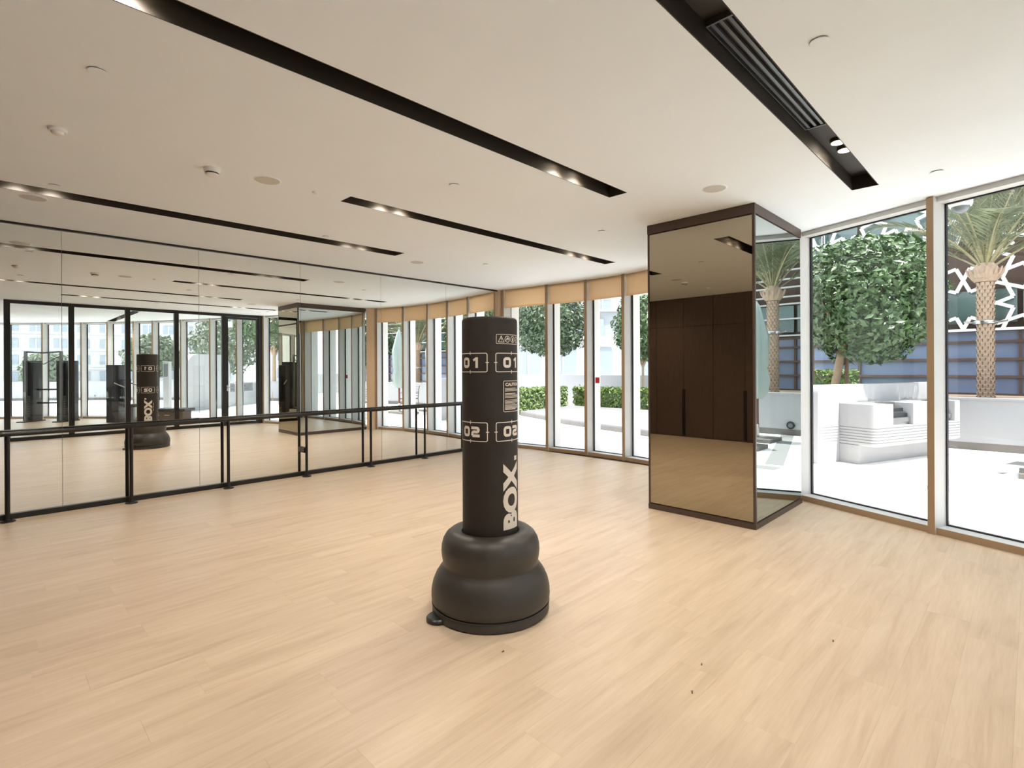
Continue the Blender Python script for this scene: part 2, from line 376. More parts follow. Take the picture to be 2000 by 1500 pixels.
# red and white stickers on the glass
def sticker(i, s, z, m, lab, hgt=.10, wd=.085):
    sn = seg_n(i); t = (V2(FAC[i + 1]) - V2(FAC[i])).normalized(); c = V2(FAC[i]) + t * s + sn * .1965
    tag(MB().obox(c, t, sn, wd / 2, .0012, z - hgt / 2, z + hgt / 2).build('glass_sticker', m), lab, 'sticker')
sticker(2, .105, 1.29, M['red'], 'small red square sticker on the window glass of a blind-hung bay')
sticker(10, .12, 1.33, M['red'], 'small red square sticker on the gym window glass')
sticker(11, .10, 1.33, M['white'], 'small white square sticker on the gym window glass')

# ------------------------------------------------------------------ glass partition to the gym
wr = empty('wall_right', (.34, YP, 0), 'black framed glass partition between studio and gym', 'wall', kind='structure')
PX = [.34, 1.39, 2.43, 3.44, 4.54, 5.47]
for i, x in enumerate(PX): MB().box(x - .05, x + .05, YP - .05, YP + .05, 0, H - .001).build('post', M['black'], wr, bevel=.003)
for i in range(5):
    x0, x1 = PX[i] + .05, PX[i + 1] - .05
    MB().box(x0, x1, YP - .04, YP + .04, 2.945, H - .001).build('top_rail', M['black'], wr)
    if i < 4:
        MB().box(x0, x1, YP - .04, YP + .04, 0, .075).build('bottom_rail', M['black'], wr)
        MB().box(x0, x1, YP - .005, YP + .005, .075, 2.945).build('pane', M['pglass'], wr)
d1 = empty('door_1', (PX[4] + .05, YP, 0), 'black framed glass door in the partition', 'door', kind='structure')
x0, x1 = PX[4] + .054, PX[5] - .054
fr = MB().box(x0, x0 + .05, YP - .025, YP + .025, .012, 2.94).box(x1 - .05, x1, YP - .025, YP + .025, .012, 2.94).box(x0 + .05, x1 - .05, YP - .025, YP + .025, .012, .08).box(x0 + .05, x1 - .05, YP - .025, YP + .025, 2.88, 2.94)
fr.build('door_frame', M['black'], d1)
MB().box(x0 + .05, x1 - .05, YP - .005, YP + .005, .08, 2.88).build('pane', M['pglass'], d1)
hd = MB().tube([(x0 + .025, YP + .025, 1.03), (x0 + .025, YP + .07, 1.03)], .011).tube([(x0 + .022, YP + .07, 1.03), (x0 + .16, YP + .07, 1.03)], .011).box(x0 + .008, x0 + .042, YP + .025, YP + .032, .93, 1.09)
hd.build('door_handle', M['steel'], d1)

# ------------------------------------------------------------------ mirror panels
MX = [XW, .586, 1.886, 3.16, 4.456, 5.761, 7.0]
mlab = ['tall mirror panel beside the dark wardrobes', 'tall mirror panel second from the wardrobes', 'tall mirror panel third from the wardrobes',
        'tall mirror panel third from the windows', 'tall mirror panel second from the windows', 'tall mirror panel beside the window wall']
for i in range(6):
    x0, x1 = MX[i] + .0018, MX[i + 1] - .0018
    r = empty('mirror_panel', ((x0 + x1) / 2, VM, .055), mlab[i], 'mirror', 'mirror panels on the long wall')
    MB().box(x0, x1, VM, VM + .006, .055, H - .024).build('mirror_glass', M['mirror'], r)
    MB().box(x0, x1, VM + .006, VM + .03, .055, H - .024).build('backing_board', M['gymgrey'], r)

# ------------------------------------------------------------------ barre
YB = 7.239
br = empty('ballet_barre', (.16, YB, 0), 'long black barre on slim posts in front of the mirrors', 'barre')
prof = [(math.cos(a) * .027, math.sin(a) * .024) for a in [2 * PI * k / 14 for k in range(14)]]
rl = MB(); xs = [.105, 6.27]
rl.add([(x, YB + p[0], .871 + p[1]) for x in xs for p in prof], [(k, (k + 1) % 14, 14 + (k + 1) % 14, 14 + k) for k in range(14)] + [tuple(range(14))[::-1], tuple(range(14, 28))])
rl.build('rail', M['black'], br, smooth=True)
for k in range(7):
    x = .16 + 1.0088 * k
    MB().tube([(x, YB, .008), (x, YB, .852)], .0185, 14).build('post', M['black'], br, smooth=True)
    MB().lathe([(.060, 0), (.060, .006), (.056, .010), (.030, .012), (.024, .03), (.019, .032)], (x, YB), 24).build('floor_flange', M['black'], br, smooth=True)
MB().box(.16 + 1.0088 * 3 - .03, .16 + 1.0088 * 3 + .03, YB + .018, VM - .002, .33, .40).build('wall_bracket', M['black'], br, bevel=.003)

# ------------------------------------------------------------------ mirrored pier
CU, CV0, CV1, CUR, CUL = 5.0035, 1.814, 2.916, 6.36, 6.715
pr = empty('mirrored_pier', ((CU + CUR) / 2, (CV0 + CV1) / 2, 0), 'full-height pier clad in bronze and grey mirror with brown metal edges', 'pier')
def inset(d): return [(CU + d, CV0 + d), (CUR - d, CV0 + d), (CUL - d, CV1 - d), (CU + d, CV1 - d)]
MB().prism(inset(.012), .0, H - .001).build('core', M['brown'], pr)
MB().prism(inset(-.004), 0, .055).build('plinth', M['brown'], pr, bevel=.002)
MB().prism(inset(-.004), 2.925, H - .001).build('cornice', M['brown'], pr, bevel=.002)
MB().box(CU - .0, CU + .012, CV0 + .022, CV1 - .022, .068, 2.912).build('warmed_mirror', M['warmed'], pr)
MB().box(CU + .03, CUR - .02, CV0, CV0 + .012, .068, 2.912).build('grey_mirror', M['grey_mirror'], pr)
MB().box(CU + .03, CUL - .02, CV1 - .012, CV1, .068, 2.912).build('grey_mirror', M['grey_mirror'], pr)
for (x, y, sx, sy) in ((CU, CV0, 1, 1), (CU, CV1, 1, -1)):
    MB().box(min(x, x + sx * .028) - .001 * (sx > 0), max(x, x + sx * .028), min(y, y + sy * .020) - .001 * (sy > 0), max(y, y + sy * .020) + .001 * (sy < 0), .055, 2.925).build('corner_profile', M['brown'], pr)

# ------------------------------------------------------------------ wardrobes
UE = [7.36, 6.05, 4.74, 3.43, 2.12, .81, -.5]
wl = ['dark brown wood wardrobe beside the mirror wall', 'dark brown wood wardrobe second from the mirror wall', 'dark brown wood wardrobe third from the mirror wall',
      'dark brown wood wardrobe fourth from the mirror wall', 'dark brown wood wardrobe second from the glass partition', 'dark brown wood wardrobe nearest the glass partition']
for i in range(6):
    y1, y0 = UE[i] - .001, UE[i + 1] + .001; ym = (y0 + y1) / 2
    r = empty('wardrobe', (XW - .25, ym, 0), wl[i], 'wardrobe', 'built-in wardrobes of the studio')
    MB().box(XW - .51, XW - .022, y0, y1, 0, H - .001).build('carcass', M['wardrobe'], r)
    for a, b, hy in ((y0 + .002, ym - .002, ym - .02), (ym + .002, y1 - .002, ym + .02)):
        d = MB().box(XW - .02, XW, a, b, .012, 2.392).build('door', M['wardrobe'], r, bevel=.002)
        MB().box(XW, XW + .022, hy - .008, hy + .008, .03, 1.03).build('handle', M['black'], d, bevel=.002)
        MB().box(XW - .02, XW, a, b, 2.398, H - .004).build('upper_panel', M['wardrobe'], r, bevel=.002)

# ------------------------------------------------------------------ recessed troughs, downlights, air grille
def spot(loc, e=LAMP_W, size=2.5, parent=None):
    l = bpy.data.lights.new('downlight_lamp', 'SPOT'); l.energy = e; l.color = (1, .93, .83); l.spot_size = size; l.spot_blend = 1.0; l.shadow_soft_size = .045
    o = bpy.data.objects.new('downlight_lamp', l); COL.objects.link(o); o.location = loc
    return o
def trough(key, label, lights, grille=None, lampy=None):
    x0, x1, y0, y1 = SLOTS[key]; zt = H + .115; k = .006
    r = empty('recessed_trough', ((x0 + x1) / 2, (y0 + y1) / 2, H), label, 'light trough')
    hb = MB(); e = .0005
    hb.box(x0 + e, x1 - e, y0 + e, y0 + k, H, zt).box(x0 + e, x1 - e, y1 - k, y1 - e, H, zt).box(x0 + e, x0 + k, y0 + k, y1 - k, H, zt).box(x1 - k, x1 - e, y0 + k, y1 - k, H, zt)
    hb.box(x0 + e, x1 - e, y0 + e, y1 - e, zt, zt + .01)
    hb.build('housing', M['slot'], r)
    for lx, ly in lights:
        d = MB().lathe([(.052, zt - .022), (.052, zt - .0005)], (lx, ly), 28).build('downlight', M['slot'], r, smooth=True)
        MB().lathe([(.044, zt - .0245), (.044, zt - .0222)], (lx, ly), 28).build('lens', M['lens'], d)
        spot((lx, ly, zt - .035))
    if grille:
        gx0, gx1 = grille
        gf = MB().box(gx0, gx1, y0 + .012, y0 + .018, zt - .03, zt - .001).box(gx0, gx1, y1 - .018, y1 - .012, zt - .03, zt - .001).box(gx0, gx0 + .012, y0 + .018, y1 - .018, zt - .03, zt - .001).box(gx1 - .012, gx1, y0 + .018, y1 - .018, zt - .03, zt - .001)
        gfo = gf.build('air_grille', M['grille'], r)
        for j in range(4):
            yc = y0 + .018 + (y1 - y0 - .036) * (j + .5) / 4
            MB().beam((gx0 + .012, yc, zt - .016), (gx1 - .012, yc, zt - .016), .016, .018).build('slat', M['grille'], gfo)
    return r
def pair(xs, y): return [(x, y) for x in xs]
trough('A', 'long black recessed ceiling trough passing above the punching bag', pair((.20, .43, 3.2, 3.45), 2.585))
trough('B', 'black recessed ceiling trough between the mirrored pier and the mirror wall', pair((2.70, 2.91, 5.62, 5.93), 4.345))
trough('C', 'black recessed ceiling trough beside the mirror wall', pair((.2, .42, 3.21, 3.41), 5.955))
trough('D', 'black recessed ceiling trough holding a slatted air grille', pair((1.45, 1.65, 4.33, 4.52), .985), (2.40, 3.93))
x0, x1, y0, y1 = SLOTS['E']
SLOTS['E'] = (x0, x1, y0, y1)
trough('E', 'black recessed ceiling trough in the gym beyond the partition', [(2.76, -5.0), (2.76, -4.8), (2.76, -1.9), (2.76, -1.7)])

# ------------------------------------------------------------------ ceiling fittings
def disc(name, x, y, prof, m, label, cat, group=None):
    r = empty(name, (x, y, H), label, cat, group); o = MB().lathe([(a, H + b) for a, b in prof], (x, y), 32).build('body', m, r, smooth=True); return r
for (x, y), lab in {(1.606, 4.343): 'flat round ceiling speaker between smoke detector and trough', (.308, 6.208): 'flat round ceiling speaker near the mirror wall and wardrobes',
                    (4.37, 1.907): 'flat round ceiling speaker in front of the mirrored pier', (4.341, 6.198): 'flat round ceiling speaker near the mirror wall and windows'}.items():
    r = disc('ceiling_speaker', x, y, [(.098, -.004), (.102, -.001), (.102, -.0002)], M['ceil'], lab, 'speaker', 'ceiling speakers')
    MB().lathe([(.088, H - .0065), (.090, H - .0042)], (x, y), 32).build('mesh_cover', M['cushion'], r)
for (x, y), lab in {(.409, 3.355): 'white sprinkler cap beside the long trough near the wardrobes', (.409, 5.678): 'white sprinkler cap beside the trough near wardrobes and mirrors', (2.741, 3.379): 'white sprinkler cap between the two middle troughs',
                    (2.746, .70): 'white sprinkler cap beside the air grille trough', (5.236, .524): 'white sprinkler cap near the tall windows', (2.753, 5.725): 'white sprinkler cap beside the mirror side trough',
                    (5.137, 5.637): 'white sprinkler cap near the blinds', (4.821, 3.38): 'white sprinkler cap beside the mirrored pier'}.items():
    r = disc('sprinkler_cap', x, y, [(.040, -.008), (.042, -.006), (.042, -.005)], M['ceil'], lab, 'sprinkler', 'sprinkler caps')
    MB().lathe([(.038, H - .0050), (.038, H - .0002)], (x, y), 24).build('shadow_gap', M['gasket'], r)
r = empty('smoke_detector', (1.217, 4.392, H), 'white round smoke detector with dark vent slits', 'smoke detector')
MB().lathe([(.030, H - .055), (.042, H - .050), (.046, H - .040)], (1.217, 4.392), 32).build('chamber', M['white'], r, smooth=True)
MB().lathe([(.044, H - .040), (.044, H - .030)], (1.217, 4.392), 32).build('vent', M['gasket'], r)
MB().lathe([(.050, H - .030), (.056, H - .020), (.058, H - .0002)], (1.217, 4.392), 32).build('base', M['white'], r, smooth=True)
r = empty('motion_sensor', (.329, 4.341, H), 'white ceiling motion sensor with small dome', 'sensor')
MB().lathe([(.012, H - .040), (.026, H - .034), (.034, H - .018)], (.329, 4.341), 28).build('dome', M['white'], r, smooth=True)
MB().lathe([(.044, H - .018), (.048, H - .010), (.048, H - .0002)], (.329, 4.341), 28).build('base', M['white'], r, smooth=True)
disc('ceiling_indicator', 1.998, 4.351, [(.016, -.012), (.022, -.004), (.022, -.0002)], M['white'], 'tiny white indicator on the ceiling beside a speaker', 'indicator')

# ------------------------------------------------------------------ punching bag
BX, BY, BR = 2.249, 2.432, .1745
bag = empty('punching_bag', (BX, BY, 0), 'free-standing dark brown punching bag on a bulging black base', 'punching bag')
base = [(.352, 0), (.366, .008), (.366, .052), (.361, .060), (.361, .064), (.368, .072), (.3715, .10), (.370, .14), (.360, .185), (.343, .225), (.318, .262), (.300, .283), (.2965, .292), (.299, .303), (.305, .335), (.3085, .37), (.3065, .405), (.297, .44), (.279, .470), (.252, .491), (.222, .500), (.195, .497), (.180, .488), (.176, .47)]
bs = MB().lathe(base, (BX, BY), 72).build('base', M['bagbase'], bag, smooth=True)
MB().lathe([(.3685, .055), (.3695, .059), (.3685, .063)], (BX, BY), 72).build('seam_ring', M['gymblack'], bs, smooth=True)
MB().lathe([(.3070, .3905), (.3078, .3925), (.3064, .3945)], (BX, BY), 72).build('seam_ring', M['gymblack'], bs, smooth=True)
az_tab = math.radians(227.2 - 62)
tc = (BX + math.cos(az_tab) * .355, BY + math.sin(az_tab) * .355)
tb = MB().lathe([(.065, 0), (.072, .006), (.072, .022), (.064, .030)], tc, 28); tb.build('drain_foot', M['gymblack'], bs, smooth=True)
MB().lathe([(BR, .46), (BR, 1.795), (BR - .003, 1.806), (BR - .010, 1.813), (BR - .020, 1.816), (.10, 1.822), (.004, 1.824)], (BX, BY), 72).build('body', M['bagvinyl'], bag, smooth=True)
# prints, wrapped round the cylinder: s along the girth (to the reader's right), z up
def wrap(tris2d, az, zc, r=BR + .0012, rot=False):
    vs = []
    for s, z in tris2d:
        if rot: s, z = -z, s
        a = az + s / r; vs.append((BX + r * math.cos(a), BY + r * math.sin(a), zc + z))
    return vs
class Pr:
    def __init__(s): s.v = []; s.f = []
    def quad(s, pts): n = len(s.v); s.v += pts; s.f.append(tuple(range(n, n + len(pts))))
    def seg(s, p, q, w):
        p, q = V2(p), V2(q); L = (q - p).length; k = max(1, int(L / .012)); d = (q - p) / L; nn = Vector((-d.y, d.x)) * w / 2
        for j in range(k):
            a, b = p + (q - p) * (j / k), p + (q - p) * ((j + 1) / k); s.quad([tuple(a - nn), tuple(b - nn), tuple(b + nn), tuple(a + nn)])
    def path(s, pts, w, closed=False):
        n = len(pts); P = [V2(p) for p in pts]
        idx = range(n if closed else n - 1)
        def mit(i):
            a = P[i - 1] if (closed or i > 0) else None; c = P[(i + 1) % n] if (closed or i < n - 1) else None; b = P[i]
            d1 = (b - a).normalized() if a is not None else None; d2 = (c - b).normalized() if c is not None else None
            if d1 is None: d1 = d2
            if d2 is None: d2 = d1
            n1, n2 = Vector((-d1.y, d1.x)), Vector((-d2.y, d2.x)); mm = (n1 + n2).normalized(); return mm * (w / 2 / max(.35, mm.dot(n1)))
        for i in idx:
            j = (i + 1) % n; a, b = P[i], P[j]; ma, mb_ = mit(i), mit(j); k = max(1, int((b - a).length / .012))
            for t in range(k):
                f0, f1 = t / k, (t + 1) / k; A, B = a + (b - a) * f0, a + (b - a) * f1; MA, MB2 = ma.lerp(mb_, f0), ma.lerp(mb_, f1)
                s.quad([tuple(A - MA), tuple(B - MB2), tuple(B + MB2), tuple(A + MA)])
    def shift(s, other, dx, dy, sc=1):
        for f in other.f: s.quad([(other.v[i][0] * sc + dx, other.v[i][1] * sc + dy) for i in f])
    def build(s, name, az, zc, parent, rot=False):
        vs = wrap(s.v, az, zc, rot=rot); mb = MB(); mb.add(vs, s.f); return mb.build(name, M['print'], parent)
def rrect(w, h, r, n=4):
    pts = []
    for cx, cy_, a0 in ((w / 2 - r, h / 2 - r, 0), (-w / 2 + r, h / 2 - r, 90), (-w / 2 + r, -h / 2 + r, 180), (w / 2 - r, -h / 2 + r, 270)):
        for k in range(n + 1): a = math.radians(a0 + 90 * k / n); pts.append((cx + r * math.cos(a), cy_ + r * math.sin(a)))
    return pts
def digit(ch):
    p = Pr(); w, h, t = .060, .064, .017
    if ch == '0': p.path(rrect(w - t, h - t, .012), t, True)
    if ch == '1': p.path([(-.012, h / 2 - .019), (.010, h / 2 - .006)], .014); p.seg((.012, -h / 2), (.012, h / 2), t)
    if ch == '2':
        a, b = (w - t) / 2, (h - t) / 2
        p.path([(-a - t / 2, b), (a - .01, b), (a - .003, b - .003), (a, b - .01), (a, .01), (a - .003, .003), (a - .01, 0), (-a + .01, 0), (-a + .003, -.003), (-a, -.01), (-a, -b)], t); p.seg((-a, -b), (a + t / 2, -b), t)
    return p
def plate(num):
    p = Pr(); w, h = .228, .112; p.path(rrect(w, h, .010), .0052, True)
    for sx, sy in ((1, 0), (-1, 0), (0, 1), (0, -1)):
        p.seg((sx * (w / 2 - .010), sy * (h / 2 - .010)), (sx * (w / 2 + .011), sy * (h / 2 + .011)), .0052)
    return p
for az in (185.0, 276.5, 5.0, 97.0):
    for num, z in (('01', 1.537), ('02', 1.120)):
        po = plate(num).build('frame_print', math.radians(az), z, bag)
        for k in (0, 1):
            dg = Pr(); dg.shift(digit(num[k]), (-.036, .036)[k], 0); dg.build('digit_print', math.radians(az), z, po)
def text2d(body, size, bold=0.):
    c = bpy.data.curves.new('t', 'FONT'); c.body = body; c.size = size; c.offset = bold; c.resolution_u = 4; c.fill_mode = 'FRONT'
    o = bpy.data.objects.new('t', c); COL.objects.link(o); bpy.context.view_layer.update()
    me = o.to_mesh(); bm = bmesh.new(); bm.from_mesh(me); o.to_mesh_clear(); bpy.data.objects.remove(o); bpy.data.curves.remove(c)
    for it in range(2):
        ed = [e for e in bm.edges if e.calc_length() > .03]
        if ed: bmesh.ops.subdivide_edges(bm, edges=ed, cuts=2)
    bmesh.ops.triangulate(bm, faces=bm.faces[:])
    p = Pr(); p.v = [(v.co.x, v.co.y) for v in bm.verts]; bm.verts.index_update(); p.f = [tuple(v.index for v in f.verts) for f in bm.faces]
    bm.free(); xs = [q[0] for q in p.v]; ys = [q[1] for q in p.v]
    return p, (min(xs), max(xs), min(ys), max(ys))
bx, bbx = text2d('BOX', .18, .0105)
sc_x = .405 / (bbx[1] - bbx[0]); sc_y = .134 / (bbx[3] - bbx[2])
word = Pr(); word.v = [((x - (bbx[0] + bbx[1]) / 2) * sc_x, (y - (bbx[2] + bbx[3]) / 2) * sc_y) for x, y in bx.v]; word.f = bx.f
word.seg((.224, .012 - .072), (.224, .012 - .040), .026)
for az in (275.0, 97.0):
    if az == 97.0:
        for k in range(3): word.seg((-.01 + k * .055, .088), (.032 + k * .055, .088), .007)
    word.build('word_print', math.radians(az), .727, bag, rot=True)
# warning pictograms and caution notice
ic = Pr(); ic.path(rrect(.185, .056, .006), .0032, True)
ic.path([(-.080, -.018), (-.042, -.018), (-.061, .019)], .0036, True); ic.seg((-.061, -.006), (-.061, .008), .004); ic.seg((-.061, -.0135), (-.061, -.010), .004)
for cx in (-.017, .029, .075):
    ic.path([(cx + .0185 * math.cos(2 * PI * k / 18), .0185 * math.sin(2 * PI * k / 18)) for k in range(18)], .0036, True)
ic.path([(-.027, -.008), (-.017, .010), (-.012, -.004), (-.006, .008)], .0045); ic.seg((.029, -.012), (.029, .008), .009); ic.seg((.068, -.008), (.082, .008), .005)
ic.build('pictogram_print', math.radians(227.2 + 13) + .0925 / BR, 1.678, bag)
ca = Pr(); ca.path(rrect(.16, .186, .008), .0035, True)
ct, cb = text2d('CAUTION', .03, .0012); kx = .135 / (cb[1] - cb[0]); ky = .020 / (cb[3] - cb[2])
ca2 = Pr(); ca2.v = [((x - (cb[0] + cb[1]) / 2) * kx, (y - (cb[2] + cb[3]) / 2) * ky + .072) for x, y in ct.v]; ca2.f = ct.f
for f in ca2.f: ca.quad([ca2.v[i] for i in f])
rr = random.Random(3)
for k in range(17):
    y = .048 - k * .0079
    if k in (3, 8): continue
    ca.seg((-.070, y), (-.070 + .14 * (1 if k % 4 else .75) - .01 * rr.random(), y), .0034 if k < 15 else .005)
ca.build('caution_print', math.radians(227.2 + 28) + .08 / BR, 1.332, bag)

# ------------------------------------------------------------------ gym equipment beyond the partition (seen in the mirror)
A45 = Vector((.7071, .7071)); B45 = Vector((-.7071, .7071))
fc = Vector((1.38, -6.02)); ft = empty('cable_machine', (fc.x, fc.y, 0), 'tall black cable machine with two weight towers in the gym', 'gym machine')
for s_, nm in ((-1, 'a'), (1, 'b')):
    c = fc + A45 * (.52 * s_)
    MB().obox(c, A45, B45, .15 if s_ < 0 else .20, .16, .02, 1.80).build('weight_tower', M['gymblack'], ft, bevel=.01)
    MB().obox(c + B45 * .22 * 1, A45, B45, .03, .03, .02, 2.08).build('upright', M['gymgrey'], ft)
    MB().obox(c + B45 * .05, A45, B45, .13, .34, 0, .03).build('foot_plate', M['gymblack'], ft)
    for k in range(9): MB().obox(c + B45 * .165, A45, B45, .07, .008, .15 + k * .07, .205 + k * .07).build('weight_plate', M['gymgrey'], ft)
c0, c1 = fc - A45 * .52 + B45 * .22, fc + A45 * .52 + B45 * .22
MB().tube([(c0.x, c0.y, 2.06), (fc.x + B45.x * .22, fc.y + B45.y * .22, 2.03), (c1.x, c1.y, 2.06)], .022, 8).build('pull_up_bar', M['gymblack'], ft, smooth=True)
MB().tube([(c0.x, c0.y, 1.78), (fc.x + B45.x * .2, fc.y + B45.y * .2, 1.70), (c1.x, c1.y, 1.95)], .012, 6).build('cross_cable', M['gymblack'], ft)
for z in (.55, .95): MB().beam((*(fc - A45 * .42), z), (*(fc + A45 * .42), z), .04).build('cross_bar', M['gymblack'], ft)
tc2 = Vector((2.72, -3.95)); gm = empty('weight_machine', (tc2.x, tc2.y, 0), 'black boxed weight stack machine with seat in the gym', 'gym machine')
MB().obox(tc2, A45, B45, .17, .25, .02, 1.66).build('weight_tower', M['gymblack'], gm, bevel=.015)
MB().obox(tc2 + A45 * .3, A45, B45, .30, .05, .02, .09).build('base_beam', M['gymgrey'], gm)
MB().obox(tc2 + A45 * .42, A45, B45, .16, .18, .45, .53).build('seat', M['rubber'], gm, bevel=.02)
MB().obox(tc2 + A45 * .42, A45, B45, .04, .04, .09, .45).build('seat_post', M['gymgrey'], gm)
MB().obox(tc2 + A45 * .22, A45, B45, .035, .17, .60, 1.25).build('backrest', M['rubber'], gm, bevel=.02)
for s_ in (-1, 1): MB().tube([(*(tc2 + A45 * .1 + B45 * .28 * s_), 1.15), (*(tc2 + A45 * .5 + B45 * .34 * s_), 1.0)], .02, 8).build('press_arm', M['steel'], gm, smooth=True)
bc = Vector((3.62, -2.62)); be = empty('storage_bench', (bc.x, bc.y, 0), 'low dark wood bench with black slab top in the gym', 'bench')
MB().obox(bc, A45, B45, .58, .20, .0, .36).build('body', M['darkwood'], be, bevel=.01)
MB().obox(bc, A45, B45, .66, .25, .36, .43).build('top_slab', M['gymblack'], be, bevel=.01)
for k in range(4):
    for z in (.10, .24): MB().obox(bc + A45 * (-.42 + .28 * k) + B45 * .203, A45, B45, .07, .004, z, z + .02).build('slot_strip', M['cushion'], be)
es = empty('exit_sign', (4.95, -1.75, 2.72), 'pale green lit exit sign hanging from the gym ceiling', 'sign')
MB().obox((4.95, -1.75), A45, B45, .15, .02, 2.72, 2.90).build('housing', M['white'], es)
MB().obox(Vector((4.95, -1.75)) + B45 * .0215, A45, B45, .14, .001, 2.735, 2.885).build('lit_panel', M['exitm'], es)
fg = Vector((4.95, -1.75)) + B45 * .024; fgm = MB()
def fpt(u, z): q = fg + A45 * u; return (q.x, q.y, z)
fgm.tube([fpt(-.02, 2.86), fpt(-.021, 2.845)], .012, 8).beam(fpt(-.01, 2.83), fpt(.01, 2.79), .004, .02).beam(fpt(.01, 2.79), fpt(-.03, 2.75), .004, .010).beam(fpt(.01, 2.79), fpt(.04, 2.755), .004, .010).beam(fpt(-.01, 2.825), fpt(-.045, 2.80), .004, .008)
fgm.build('running_figure', M['white'], es)
MB().tube([(4.95, -1.75, 2.90), (4.95, -1.75, H)], .006, 6).build('hanger', M['white'], es)

# ------------------------------------------------------------------ terrace
tag(MB().box(-60, 90, -90, 90, -.35, -.02 - .02).build('ground', M['terrace']), 'pale paved terrace around the building', 'terrace', kind='structure')
terr = empty('terrace', (9, 0, -.03), 'pale tiled terrace outside the windows', 'terrace', kind='structure')
# terrace kept clear of the floor slab: polygon strip from the glass outwards
tp = MB()
outer = [(18, 9.6), (18, 7.0), (18, 5.0), (18, 4.0), (18, 3), (18, 2.5), (18, 1.5), (17, .5), (17, -.8), (16, -2), (16, -3.5), (15, -6), (14, -9), (12, -12), (10, -15), (8, -18), (5, -20), (2, -22), (-2, -23), (-6, -24)]
for i in range(NF - 1):
    a, b = fo(i, .21), fo(i + 1, .21); tp.prism([a, b, Vector(outer[i + 1]), Vector(outer[i])], -.04, -.002)
tp.prism([fo(0, .21), Vector((18, 9.6)), Vector((18, 16)), Vector((7.35, 16))], -.04, -.002)
tp.build('paving', M['terrace'], terr)
for a, b, w in (((8.25, -3.0), (8.25, .95), .30), ((8.55, .80), (13.0, -.35), .26), ((10.6, -.05), (10.6, -3.2), .30)):
    MB().beam((*a, -.001), (*b, -.001), w, .004).build('grey_band', M['band'], terr)

